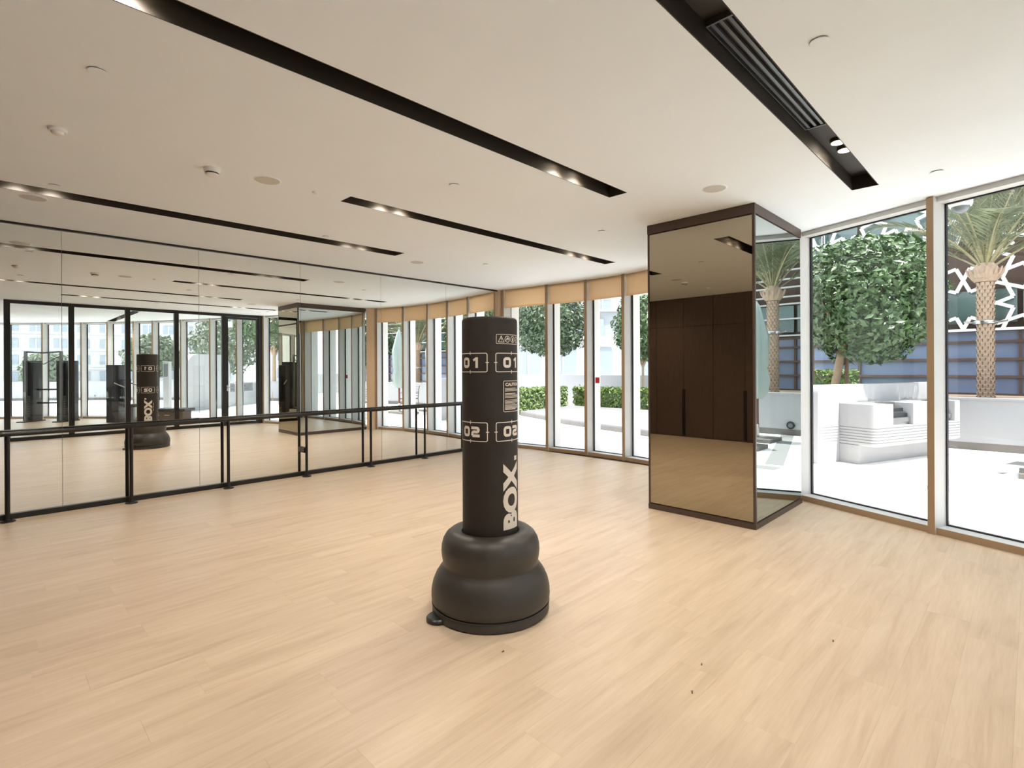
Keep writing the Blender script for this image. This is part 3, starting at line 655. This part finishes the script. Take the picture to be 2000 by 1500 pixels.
# ------------------------------------------------------------------ barbecue stations
def arc_wall(P0, d, L, n, th, hgt, rad):      # upright slab whose start top corner is rounded; P0 front base, d along, n outwards (away from the viewer side)
    out = [(0, 0), (L, 0)] + [(L - rad + rad * math.cos(PI / 2 * k / 8), hgt - rad + rad * math.sin(PI / 2 * k / 8)) for k in range(9)]
    for k in range(9): a = PI / 2 + PI / 2 * k / 8; out.append((rad + rad * math.cos(a), hgt - rad + rad * math.sin(a)))
    mb = MB(); N_ = len(out); vs = []
    for off in (0, th): vs += [(P0.x + d.x * s + n.x * off, P0.y + d.y * s + n.y * off, z) for s, z in out]
    return mb.add(vs, [tuple(range(N_)), tuple(range(N_, 2 * N_))[::-1]] + [(i, N_ + i, N_ + (i + 1) % N_, (i + 1) % N_) for i in range(N_)])
def station(P0, d, L, back_len, back_h, back_start, label, grills):
    d = Vector(d).normalized(); n = Vector((-d.y, d.x))          # n points to the back wall
    r = empty('barbecue_counter', (P0[0], P0[1], 0), label, 'barbecue counter'); P0 = V2(P0)
    # P0: front corner of recessed base
    MB().prism([P0, P0 + d * (L - .25), P0 + d * (L - .25) + n * .30, P0 + n * .30], 0, .29).build('base', M['concrete'], r)
    f0 = P0 - n * .25 - d * .0; z0, z1 = .286, .925; rad = .10
    def ring(z, o):
        c = []
        pts = [(0, 0), (L, 0)]
        c += [f0 + d * (rad + (rad - o) * math.cos(a)) + n * (rad + (rad - o) * math.sin(a)) for a in [PI + PI / 2 * k / 6 for k in range(7)]]
        c += [f0 + d * (L - rad + (rad - o) * math.cos(a)) + n * (rad + (rad - o) * math.sin(a)) for a in [1.5 * PI + PI / 2 * k / 6 for k in range(7)]]
        c += [f0 + d * (L - o) + n * .55, f0 + d * o + n * .55]
        return [(q.x, q.y, z) for q in c]
    # body in bands: grooves near the bottom
    zs = [(z0, .02), (z0 + .02, 0)]; z = z0 + .02
    for k in range(6): zs += [(z + .030, 0), (z + .033, .010), (z + .041, .010), (z + .044, 0)]; z += .044
    body_lo = z
    rings = [ring(zz, o) for zz, o in zs] + [ring(body_lo + .02, 0)]
    mb = MB(); nn = len(rings[0]); mb.v = [Vector(q) for rg in rings for q in rg]
    mb.f = [(i * nn + k, i * nn + (k + 1) % nn, (i + 1) * nn + (k + 1) % nn, (i + 1) * nn + k) for i in range(len(rings) - 1) for k in range(nn)] + [tuple(range(nn))[::-1], tuple(range((len(rings) - 1) * nn, len(rings) * nn))]
    mb.build('ribbed_band', M['concrete'], r)
    # upper blocks between the grill bays
    zb = body_lo + .02; edges = [0.]
    for a, b in grills: edges += [a, b]
    edges.append(L)
    for k in range(0, len(edges), 2):
        a, b = edges[k], edges[k + 1]; poly = []
        if k == 0: poly += [f0 + d * (rad + rad * math.cos(t)) + n * (rad + rad * math.sin(t)) for t in [PI + PI / 2 * j / 6 for j in range(7)]]
        else: poly += [f0 + d * a]
        if k == len(edges) - 2: poly += [f0 + d * (L - rad + rad * math.cos(t)) + n * (rad + rad * math.sin(t)) for t in [1.5 * PI + PI / 2 * j / 6 for j in range(7)]]
        else: poly += [f0 + d * b]
        poly += [f0 + d * b + n * .55, f0 + d * a + n * .55]
        MB().prism(poly, zb, z1).build('counter_block', M['concrete'], r)
    for a, b in grills:
        gc = f0 + d * ((a + b) / 2); hw = (b - a) / 2 - .002
        gb = MB().obox(gc + n * .30, d, n, hw, .24, zb, zb + .05).build('grill', M['steel'], r)
        MB().obox(gc + n * .05, d, n, hw, .015, zb + .05, zb + .115).build('control_panel', M['steel'], gb)
        MB().obox(gc + n * .10, d, n, hw, .015, zb + .12, zb + .175).build('burner_bar', M['gymblack'], gb)
        MB().obox(gc + n * .16, d, n, hw, .015, zb + .20, zb + .25).build('burner_bar', M['gymblack'], gb)
        MB().obox(gc + n * .40, d, n, hw, .13, zb + .27, z1 + .02).build('grill_hood', M['steel'], gb)
    B0 = P0 + n * .302 + d * back_start
    arc_wall(B0, d, back_len, n, .22, back_h, .14 if back_h < 1.5 else .5).build('back_wall', M['concrete'], r)
    for k in range(6):
        q0 = B0 - n * .004; MB().prism([q0 + d * .03, q0 + d * (-back_start - .03 if back_start < -.1 else .06), q0 + d * (-back_start - .03 if back_start < -.1 else .06) + n * .003, q0 + d * .03 + n * .003], .34 + k * .044, .37 + k * .044).build('wall_rib', M['concrete'], r)
    return r
station((9.477, 1.90), (.941, -.338), 2.42, 3.6, 1.215, -.52, 'white rounded outdoor barbecue counter with two steel grills before the tree', [(.44, .97), (1.72, 2.18)])
station((5.9, -8.15), (.80, -.60), 3.3, 2.3, 2.10, -1.3, 'white outdoor barbecue counter with tall rounded back wall outside the gym', [(1.0, 1.6), (2.2, 2.8)])
tt_ = empty('outdoor_totem', (4.45, -6.45, 0), 'slim white outdoor totem with a dark screen', 'totem')
MB().obox((4.45, -6.45), A45, B45, .10, .08, 0, 1.80).build('body', M['concrete'], tt_, bevel=.01)
MB().obox(Vector((4.45, -6.45)) + B45 * .082, A45, B45, .07, .003, 1.28, 1.72).build('screen', M['screen'], tt_)

# ------------------------------------------------------------------ low walls, planters, deck
def low_wall(name, pts, h, th, label, skirt=.13):
    r = empty(name, (*pts[0], 0), label, 'low wall', kind='structure')
    for a, b in zip(pts, pts[1:]):
        a, b = V2(a), V2(b); d = (b - a).normalized(); n = Vector((-d.y, d.x))
        MB().prism([a, b, b + n * th, a + n * th], -.03, h).build('wall_panel', M['concrete'], r)
        MB().prism([a - n * .004, b - n * .004, b + n * .004, a + n * .004], -.002, skirt).build('skirting', M['skirting'], r)
        MB().prism([a - n * .03, b - n * .03, b + n * (th + .03), a + n * (th + .03)], h, h + .035).build('coping', M['concrete'], r)
        LOC.pop('x', None)
    return r
low_wall('wall_terrace_right', [(12.50, 1.25), (12.50, -4.6), (11.2, -8.6), (8.4, -14.2), (4.2, -19.0), (0, -22.6), (-6, -26)], .90, .2, 'long low white terrace wall with dark skirting')
for (x, y), lab in {(12.49, -.15): 'round black light in the low white wall before the palms', (3.98, -19.22): 'round black light in the low white wall facing the gym'}.items():
    dd = Vector((-1, 0)) if x > 10 else Vector((-.656, .755)); rt = empty('wall_light', (x, y, .22), lab, 'wall light')
    c = V2((x, y)); MB().tube([(*(c + dd * -.02), .22), (*(c + dd * .02), .22)], .085, 20).build('bezel', M['gymblack'], rt, smooth=True)
    MB().tube([(*(c + dd * .0202), .22), (*(c + dd * .024), .22)], .05, 16).build('lamp_glass', M['screen'], rt, smooth=True)
pl = empty('planter_bed', (15, 0, 0), 'raised planting bed behind the low wall and barbecue', 'planter', kind='structure')
MB().prism([(12.72, -5), (16.6, -5), (16.6, 5.2), (11.2, 5.2), (10.3, 3.0), (12.72, 1.9)], -.03, .82).build('soil', M['soil'], pl)
MB().prism([(12.6, 2.6), (16.5, 2.4), (16.5, 5.1), (12.0, 5.1)], .82, 1.02).build('lawn', M['lawn'], pl)
# deck platform with step lights
dk = empty('deck_platform', (12.5, 9, 0), 'low grey raised deck platform on the terrace', 'platform')
dpoly = [(12.05, 11.60), (11.45, 10.0), (10.95, 8.85), (10.62, 7.6), (10.45, 6.8), (10.2, 5.95), (10.1, 5.5), (15.15, 5.5), (15.15, 11.95)]
MB().prism(dpoly, -.002, .105).build('riser', M['skirting'], dk)
MB().prism(dpoly, .1055, .14).build('deck_top', M['deck'], dk)
for x, y in ((11.22, 9.47), (10.70, 7.90)):
    nn_ = Vector((-.93, .37)); sl_ = MB().tube([(*(V2((x, y)) + nn_ * -.004), .055), (*(V2((x, y)) + nn_ * .012), .055)], .045, 16).build('step_light', M['gymblack'], dk, smooth=True)
    MB().tube([(*(V2((x, y)) + nn_ * .0122), .055), (*(V2((x, y)) + nn_ * .016), .055)], .03, 14).build('lamp_glass', M['bgrey'], sl_, smooth=True)
bw = MB().box(17.4, 17.65, 5.4, 24, -.03, 1.22).box(8, 17.4, 23.8, 24, -.03, 1.22)
tag(bw.build('wall_garden', M['concrete']), 'plain pale garden wall behind the clipped hedge', 'low wall', kind='structure')

# ------------------------------------------------------------------ planting
import numpy as np
def leaf_mesh(name, pts, nrm, size, m, rs, tilt=.7):
    n = len(pts); N_ = nrm + rs.normal(0, tilt, (n, 3)); N_ /= np.linalg.norm(N_, axis=1)[:, None]
    t = rs.normal(0, 1, (n, 3)); t -= N_ * (t * N_).sum(1)[:, None]; t /= np.linalg.norm(t, axis=1)[:, None]; b = np.cross(N_, t)
    sz = size * (.6 + .8 * rs.random_sample(n))[:, None]
    v = np.stack([pts - t * sz, pts - b * sz * .45 + N_ * sz * .12, pts + t * sz, pts + b * sz * .45 + N_ * sz * .12], 1).reshape(-1, 3)
    me = bpy.data.meshes.new(name); me.from_pydata(v.tolist(), [], np.arange(n * 4).reshape(-1, 4).tolist()); me.materials.append(m); return me
def ell_pts(c, rad, n, rs, power=2., shell=.45):
    d = rs.normal(0, 1, (n, 3)); d /= np.linalg.norm(d, axis=1)[:, None]
    k = 1 / ((np.abs(d) ** power).sum(1) ** (1 / power)); r = 1 - shell * rs.random_sample(n) ** 1.6
    lump = 1 + .07 * np.sin(d[:, 0] * 9 + c[0]) * np.sin(d[:, 1] * 8 + c[1]) + .05 * np.sin(d[:, 2] * 11)
    p = d * (k * r * lump)[:, None] * np.array(rad) + np.array(c); nn = d + np.array([0, 0, .55]); return p, nn / np.linalg.norm(nn, axis=1)[:, None]
def tree(loc, zc, rad, n, size, label, group=None, power=2., mm='leaf', tr=.06, z0=0., stakes=False, seed=1, name='clipped_tree', lean=(0, 0)):
    rs = np.random.RandomState(seed); r = empty(name, (loc[0], loc[1], z0), label, 'tree', group)
    p, nn = ell_pts((loc[0] + lean[0], loc[1] + lean[1], zc), rad, n, rs, power); p -= np.array([loc[0], loc[1], z0])
    o = link('foliage', leaf_mesh('foliage', p, nn, size, M[mm], rs), r); tag(o, kind='stuff')
    tr_pts = [(loc[0], loc[1], z0), (loc[0] + lean[0] * .3 + .02, loc[1] + lean[1] * .3, z0 + (zc - z0) * .5), (loc[0] + lean[0], loc[1] + lean[1], zc)]
    MB().tube(tr_pts, [tr, tr * .85, tr * .6], 12).build('trunk', M['bark'], r, smooth=True)
    q = Vector(tr_pts[1]); rr_ = random.Random(seed)
    for k in range(5):
        a = k * 1.26 + rr_.random(); e = Vector((math.cos(a) * rad[0] * .6, math.sin(a) * rad[1] * .6, (zc - q.z) * .9)); MB().tube([q, q + e * .5 + Vector((0, 0, .1)), q + e], [tr * .5, tr * .35, tr * .15], 7).build('branch', M['bark'], r, smooth=True)
    if stakes:
        for sx, sy in stakes:
            MB().tube([(loc[0] + sx, loc[1] + sy, z0), (loc[0] + sx, loc[1] + sy, z0 + 1.05)], .035, 10).build('stake', M['stake'], r, smooth=True)
            MB().tube([(loc[0], loc[1], z0 + .55), (loc[0] + sx * .5, loc[1] + sy * .5, z0 + .45), (loc[0] + sx, loc[1] + sy, z0 + .60)], .012, 6).build('tie_rope', M['rope'], r)
    return r
tree((10.95, 2.62), 2.74, (1.12, 1.12, 1.10), 11000, .062, 'round leafy green tree with staked trunk behind the barbecue counter', tr=.075, z0=.82, stakes=((-.28, .24), (.20, -.20)), seed=4, lean=(.30, -.46), power=2.4)
tree((15.1, 12.95), 3.22, (1.27, 1.27, 1.16), 9000, .075, 'box-clipped leafy tree beside the paler hedge', 'clipped trees beyond the deck', 3.5, 'leafd', tr=.05, seed=7)
tree((16.6, 9.9), 2.95, (.95, .95, 1.12), 5500, .075, 'box-clipped leafy tree rising from the deck hedge', 'clipped trees beyond the deck', 2.6, 'leaf', tr=.05, seed=8)
def hedge(poly_c, a, la, lb, h, n, size, m, label, seed, z0=.0):
    rs = np.random.RandomState(seed); a = Vector(a).normalized(); b = Vector((-a.y, a.x)); r = empty('hedge', (*poly_c, z0), label, 'hedge')
    u = rs.uniform(-1, 1, (n, 3)); ax = rs.choice(3, n, p=[.18, .44, .38]); sg = rs.choice([-1, 1], n)
    for i in range(3): u[ax == i, i] = (sg[ax == i] if i < 2 else 1) * (1 - .12 * rs.random_sample((ax == i).sum()))
    nn = np.zeros((n, 3)); 
    for i in range(3):
        k = ax == i; s3 = (sg[k] if i < 2 else np.ones(k.sum()))
        v3 = (a.x, a.y, 0) if i == 0 else ((b.x, b.y, 0) if i == 1 else (0, 0, 1)); nn[k] = s3[:, None] * np.array(v3)
    z = (u[:, 2] + 1) / 2 * h + .03 * rs.normal(0, 1, n); x = u[:, 0] * la; y = u[:, 1] * lb
    p = np.stack([a.x * x + b.x * y, a.y * x + b.y * y, np.abs(z)], 1)
    tag(link('foliage', leaf_mesh('hedge_foliage', p, nn + np.array([0, 0, .35]), size, M[m], rs, .8), r), kind='stuff')
    MB().obox(poly_c, a, b, la * .93, lb * .85, z0, z0 + h * .9).build('twig_core', M['leafd'], r)
    return r
hedge((15.66, 8.7), (0, 1), 3.3, .42, .78, 9000, .065, 'hedge', 'long clipped green hedge along the back of the deck platform', 21)
hedge((13.5, 12.28), (.991, .132), 1.6, .38, .80, 4500, .060, 'hedge2', 'paler clipped hedge at the end of the deck platform', 22)
hedge((15.6, 4.1), (0, 1), .9, .4, .35, 1500, .06, 'hedge', 'low green hedge on the raised lawn', 23, 1.02)
# palms
def frond_mesh(L, elev, droop, name, seed):
    rs = random.Random(seed); pts = []; n = 16; p = Vector((0, 0, 0)); ang = elev
    for k in range(n + 1):
        pts.append(p.copy()); p = p + Vector((math.cos(ang), 0, math.sin(ang))) * (L / n); ang -= droop / n * (.4 + 1.2 * k / n)
    mb = MB(); mb.tube(pts, [.022 * (1 - .85 * k / n) for k in range(n + 1)], 5, False); nf_st = len(mb.f)
    for k in range(4, n + 1):
        t = (pts[min(k + 1, n)] - pts[k - 1]).normalized(); up = Vector((0, 1, 0)).cross(t) * -1
        for j in range(3):
            o = pts[k] - t * (L / n * j / 3)
            for sd in (-1, 1):
                ll = L * .25 * (1 - .55 * abs(k / n - .45)) * (.8 + .4 * rs.random()); d = (t * .85 + Vector((0, sd * .75, 0)) + up * .35 + Vector((.25 * (rs.random() - .5), .25 * (rs.random() - .5), -.35 * rs.random()))).normalized(); w = t * .008
                mid = o + d * ll * .55; tip = o + d * ll + Vector((0, 0, -.05)); mb.add([o - w, o + w, mid + w * .9, tip, mid - w * .9], [(0, 1, 2, 3, 4)])
    me = mb.mesh(name, M['frond']); me.materials.append(M['frondstem'])
    for i in range(nf_st): me.polygons[i].material_index = 1
    return me
FR = [frond_mesh(2.35, math.radians(e), math.radians(dr), 'frond', i) for i, (e, dr) in enumerate([(87, 22), (81, 30), (74, 38), (66, 48), (56, 58), (40, 62)])]
def palm_trunk_mesh(h, r):
    mb = MB(); mb.lathe([(r * .92, 0), (r * .92, h)], (0, 0), 20); rows = int(h / .075); nn_ = 11
    for i in range(rows):
        z = i * .075
        for k in range(nn_):
            a = 2 * PI * (k + .5 * (i % 2)) / nn_; c, s_ = math.cos(a), math.sin(a); t = Vector((-s_, c, 0)); o = Vector((c, s_, 0)); w = PI * r / nn_ * 1.05
            b0 = o * r * .90 + Vector((0, 0, z)); tp_ = o * (r * 1.12) + Vector((0, 0, z + .085))
            mb.add([b0 - t * w, b0 + t * w, tp_ + t * w * .7, tp_ - t * w * .7, o * r * .9 + t * w * .7 + Vector((0, 0, z + .10)), o * r * .9 - t * w * .7 + Vector((0, 0, z + .10))], [(0, 1, 2, 3), (3, 2, 4, 5)])
    return mb.mesh('palm_trunk', M['palmbark'])
TRK = palm_trunk_mesh(2.45, .132)
def palm(x, y, label, seed, z0=.82):
    rr_ = random.Random(seed); r = empty('palm_tree', (x, y, z0), label, 'palm tree', 'palms in the raised bed')
    tag(link('trunk', TRK, r), kind='stuff')
    cr = MB().lathe([(.17, 2.35), (.235, 2.46), (.225, 2.58), (.13, 2.72)], (0, 0), 20).build('crown_shaft', M['palmbark'], r, smooth=True, local=True)
    for k in range(12):
        a = 2 * PI * k / 12 + rr_.random() * .2; c, s_ = math.cos(a), math.sin(a)
        MB().tube([(c * .17, s_ * .17, 2.40), (c * .25, s_ * .25, 2.52), (c * .29, s_ * .29, 2.62)], [.035, .03, .012], 6).build('leaf_stub', M['palmbark'], r, local=True)
    for k in range(40):
        me = FR[min(5, int(k / 7))]; o = link('frond', me, r, (0, 0, 2.62 - .002 * k), k * 2.39996 + rr_.random() * .3); s_ = .88 + .28 * rr_.random(); o.scale = (s_, s_, s_)
    bd = MB().lathe([(.185, 1.52), (.19, 1.55), (.185, 1.58)], (0, 0), 20).build('light_collar', M['steel'], r, smooth=True, local=True)
    for sd in (-1, 1): MB().tube([(0, .19 * sd, 1.55), (-.06, .32 * sd, 1.57)], .018, 8).build('spotlight', M['steel'], r, local=True)
for x, y, lab, sd in ((14.0, .66, 'feathery date palm standing behind the low white wall', 1), (14.0, -1.01, 'feathery date palm beside the folded parasol', 2), (14.0, -5.3, 'feathery date palm at the end of the raised bed', 4)):
    palm(x, y, lab, sd, .82 if y > -5 else 0)
# looser trees beyond the terrace wall on the gym side
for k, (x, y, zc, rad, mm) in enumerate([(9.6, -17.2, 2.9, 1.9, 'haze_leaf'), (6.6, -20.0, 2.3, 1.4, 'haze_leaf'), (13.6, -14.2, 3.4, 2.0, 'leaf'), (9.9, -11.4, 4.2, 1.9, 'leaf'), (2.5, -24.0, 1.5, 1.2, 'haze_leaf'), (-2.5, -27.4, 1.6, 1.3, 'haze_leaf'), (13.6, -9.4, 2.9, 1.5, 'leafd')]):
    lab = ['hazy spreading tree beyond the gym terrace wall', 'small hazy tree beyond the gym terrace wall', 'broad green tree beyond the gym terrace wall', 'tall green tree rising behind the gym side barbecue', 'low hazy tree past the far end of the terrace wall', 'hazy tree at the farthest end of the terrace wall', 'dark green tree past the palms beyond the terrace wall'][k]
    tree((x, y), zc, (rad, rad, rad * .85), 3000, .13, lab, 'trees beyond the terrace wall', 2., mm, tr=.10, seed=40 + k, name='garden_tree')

# ------------------------------------------------------------------ parasol, chairs
def parasol(ux, uy, base, label):
    um = empty('folded_parasol', (ux, uy, 0), label, 'parasol')
    MB().box(*base, -.002, .07).build('base_slab', M['skirting'], um, bevel=.01)
    MB().tube([(ux, uy, .07), (ux, uy, 1.1)], .035, 12).build('pole', M['pole'], um, smooth=True)
    MB().tube([(ux, uy, .07), (ux, uy, .34)], .045, 12).build('pole_socket', M['steel'], um, smooth=True)
    cv = MB(); prof = [(.10, .86), (.19, 1.00), (.225, 1.25), (.18, 1.50), (.205, 1.56), (.215, 1.95), (.22, 2.12), (.15, 2.40), (.10, 2.62), (.06, 2.76), (.012, 2.86)]; nn_ = 28
    rad_ = lambda r_, a, z: r_ * (1 + .13 * math.sin(5 * a) + .06 * math.sin(11 * a + z * 3))
    cv.v = [Vector((ux + rad_(r_, a, z) * math.cos(a), uy + rad_(r_, a, z) * math.sin(a), z)) for r_, z in prof for a in [2 * PI * k / nn_ for k in range(nn_)]]
    cv.f = [(i * nn_ + k, i * nn_ + (k + 1) % nn_, (i + 1) * nn_ + (k + 1) % nn_, (i + 1) * nn_ + k) for i in range(len(prof) - 1) for k in range(nn_)]
    cv.build('cover', M['cloth'], um, smooth=True)
parasol(11.2, -.40, (10.85, 11.55, -.75, -.03), 'folded parasol under a pale grey-green cover before the palms')
parasol(9.98, -.62, (9.70, 10.26, -1.1, .14), 'folded parasol under a pale cover beside a terrace chair')
def chair():
    r = empty('terrace_chair', (0, 0, 0))
    for x in (-.25, .25):
        MB().tube([(x, -.25, 0), (x, -.25, .62), (x, .22, .64)], .014, 8).build('arm_frame', M['wicker'], r)
        MB().tube([(x, .25, 0), (x, .22, .45), (x, .30, .88)], .014, 8).build('back_leg', M['wicker'], r)
    MB().box(-.25, .25, -.25, .23, .40, .43).build('seat', M['wicker'], r, bevel=.008)
    MB().box(-.23, .23, -.23, .21, .43, .49).build('seat_cushion', M['cushion'], r, bevel=.02)
    for k in range(5): MB().tube([(-.25, .235 + k * .014, .52 + k * .08), (.25, .235 + k * .014, .52 + k * .08)], .010, 6).build('back_slat', M['wicker'], r)
    return r
ch = chair(); tag(ch, 'dark framed terrace chair with pale cushion on the window side of the parasols', 'chair', 'terrace chairs by the parasols'); ch.location = (9.0, -1.1, 0); ch.rotation_euler = (0, 0, .6)
c2 = copy_tree(ch); c2['label'] = 'dark framed terrace chair with pale cushion on the low wall side of the parasols'; c2.location = (11.0, -1.55, 0); c2.rotation_euler = (0, 0, -1.9)
# dome camera under the eaves
dc = empty('dome_camera', (6.80, .50, 3.36), 'white dome security camera under the eaves outside the window', 'security camera')
cx_, cy2 = 6.80, .50
MB().lathe([(.085, 3.075), (.095, 3.10), (.095, 3.175), (.07, 3.20), (.03, 3.21), (.03, 3.36)], (cx_, cy2), 28).build('housing', M['white'], dc, smooth=True)
MB().lathe([(.012, 3.010), (.045, 3.020), (.066, 3.045), (.074, 3.075)], (cx_, cy2), 28).build('smoked_dome', M['screen'], dc, smooth=True)

# ------------------------------------------------------------------ building with lattice screen
XB = 17.0
gb = empty('glazed_building', (XB, 0, 0), 'brown building with blue glazing and horizontal rails behind the palms', 'building')
MB().box(XB + .25, XB + 4, -16, 6.6, 0, 11).build('brown_wall', M['bbrown'], gb)
zl = [.40, .82, 1.25, 1.67, 2.09, 2.37]
for i in range(len(zl) - 1):
    for k in range(14):
        y0 = -15.8 + k * 1.6; MB().box(XB + .12, XB + .20, y0 + .03, y0 + 1.57, zl[i] + .03, zl[i + 1] - .03).build('pane', M['bglass'], gb)
for z in zl: MB().box(XB + .02, XB + .14, -16, 6.6, z - .03, z + .03).build('transom', M['bbrown'], gb)
for k in range(15): MB().box(XB + .05, XB + .22, -15.83 + k * 1.6, -15.77 + k * 1.6, .35, 2.4).build('post', M['bbrown'], gb)
for k in range(14):
    y0 = -15.8 + k * 1.6
    for z0, z1, mm in ((2.55, 3.35, 'gglass'), (4.6, 5.6, 'gglass')): MB().box(XB + .12, XB + .20, y0 + .05, y0 + 1.55, z0, z1).build('pane', M[mm], gb)
for z in [2.45, 2.95, 3.40, 3.62, 3.90, 4.15, 4.42, 4.75, 5.1, 5.5]: MB().box(XB - .02, XB + .10, -16, -.45, z - .022, z + .022).build('louvre', M['alu'], gb)
ls = empty('lattice_screen', (XB - .1, 3, 2.36), 'white geometric star lattice screen on the brown building', 'screen')
def hankin(poly, th, out):
    n = len(poly); c = sum((V2(p) for p in poly), Vector((0, 0))) / n
    mids = [(V2(poly[i]) + V2(poly[(i + 1) % n])) / 2 for i in range(n)]
    for i in range(n):
        j = (i + 1) % n; e1 = (V2(poly[(i + 1) % n]) - V2(poly[i])).normalized(); e2 = (V2(poly[(j + 1) % n]) - V2(poly[j])).normalized()
        in1 = Vector((-e1.y, e1.x)); in1 = in1 if in1.dot(c - mids[i]) > 0 else -in1; in2 = Vector((-e2.y, e2.x)); in2 = in2 if in2.dot(c - mids[j]) > 0 else -in2
        d1 = e1 * math.cos(th) + in1 * math.sin(th); d2 = -e2 * math.cos(th) + in2 * math.sin(th)
        den = d1.x * d2.y - d1.y * d2.x
        if abs(den) < 1e-6: continue
        w = mids[j] - mids[i]; t = (w.x * d2.y - w.y * d2.x) / den; q = mids[i] + d1 * t; out += [(mids[i], q), (mids[j], q)]
PWD, PHT = 2.4, 4.8; cell = 1.2
for pi_ in range(3):
    y0 = -.6 + pi_ * (PWD + .02)
    lp = MB(); segs = []
    a = cell / (1 + math.sqrt(2)); k = (cell - a) / 2
    for iy in range(2):
        for iz in range(4):
            ox, oz = iy * cell, iz * cell
            octo = [(ox + k, oz), (ox + k + a, oz), (ox + cell, oz + k), (ox + cell, oz + k + a), (ox + k + a, oz + cell), (ox + k, oz + cell), (ox, oz + k + a), (ox, oz + k)]
            hankin(octo, math.radians(66), segs)
            for cx3, cz3 in ((ox + cell, oz + cell), (ox, oz + cell), (ox + cell, oz), (ox, oz)):
                sq = [(cx3 + k, cz3), (cx3, cz3 + k), (cx3 - k, cz3), (cx3, cz3 - k)]; tmp = []; hankin(sq, math.radians(66), tmp)
                segs += [(p, q) for p, q in tmp if all(-.001 <= w.x <= 2 * cell + .001 and -.001 <= w.y <= 4 * cell + .001 for w in (p, q))]
    done = set()
    for p, q in segs:
        key = (round(p.x, 3), round(p.y, 3), round(q.x, 3), round(q.y, 3))
        if key in done or (p - q).length < .01: continue
        done.add(key); xo = XB - .10 - .0007 * (len(done) % 23); lp.beam((xo, y0 + p.x, 2.40 + p.y), (xo, y0 + q.x, 2.40 + q.y), .05, .078)
    for yy_ in (y0, y0 + PWD): lp.beam((XB - .10, yy_, 2.36), (XB - .10, yy_, 2.40 + PHT), .05, .05)
    for zz in (2.38, 2.40 + PHT): lp.beam((XB - .10, y0, zz), (XB - .10, y0 + PWD, zz), .05, .06)
    tag(lp.build('lattice_panel', M['white'], ls), kind='stuff')

# ------------------------------------------------------------------ far buildings
def far_building(c, ax, w, dpt, h, cols, rows, label, wall='bwhite', z0=0, win=(.55, .55)):
    ax = Vector(ax).normalized(); bx_ = Vector((-ax.y, ax.x)); c = V2(c); r = empty('far_building', (c.x, c.y, z0), label, 'building')
    MB().obox(c, ax, bx_, w / 2, dpt / 2, z0, z0 + h).build('wall', M[wall], r)
    toward = bx_ if (Vector((0, 0)) - c).dot(bx_) > 0 else -bx_
    for i in range(cols):
        for j in range(rows):
            cw, chh = w / cols, h / rows; q = c + ax * (-w / 2 + cw * (i + .5)) + toward * (dpt / 2)
            f = MB().obox(q + toward * .05, ax, bx_, cw * win[0] / 2, .06, z0 + chh * (j + .5 - win[1] / 2), z0 + chh * (j + .5 + win[1] / 2)).build('window', M['fglass'], r)
            MB().obox(q + toward * .12, ax, bx_, .05, .03, z0 + chh * (j + .5 - win[1] / 2), z0 + chh * (j + .5 + win[1] / 2)).build('window_bar', M['bwhite'], f)
        if wall == 'bwhite' and rows > 3:
            pass
    for j in range(1, rows + 1): MB().obox(c + toward * (dpt / 2 + .12), ax, bx_, w / 2, .14, z0 + h / rows * j - .16, z0 + h / rows * j).build('ledge', M[wall], r)
    return r
far_building((26.5, 19), (-.62, .78), 18, 5, 3.3, 9, 1, 'low white pavilion with wide glazing beyond the garden wall', win=(.72, .6))
far_building((50, 33), (-.55, .83), 12, 8, 22, 4, 7, 'tall pale apartment block beyond the clipped trees')
far_building((34, 30), (-.7, .7), 16, 6, 6.2, 6, 2, 'grey two storey building with shaded ledges beyond the garden', 'bgrey')
far_building((4, -66), (1, .25), 40, 8, 9, 20, 5, 'long white apartment row beyond the gym side trees')
far_building((36, -48), (.8, .6), 26, 8, 11, 12, 5, 'pale apartment block with deep ledges past the gym side barbecue')

# crumbs on the floor
for k, (x, y) in enumerate(((1.923, 1.997), (3.257, .778), (2.539, 1.188), (2.29, 1.116))):
    tag(MB().tube([(x, y, .003), (x + .010, y + .004 * (k - 1), .0045), (x + .018, y + .006, .003)], [.0025, .003, .0018], 6).build('floor_crumb', M['rope']), 'tiny dark crumb lying on the oak floor near the punching bag', 'crumb', 'crumbs on the floor')
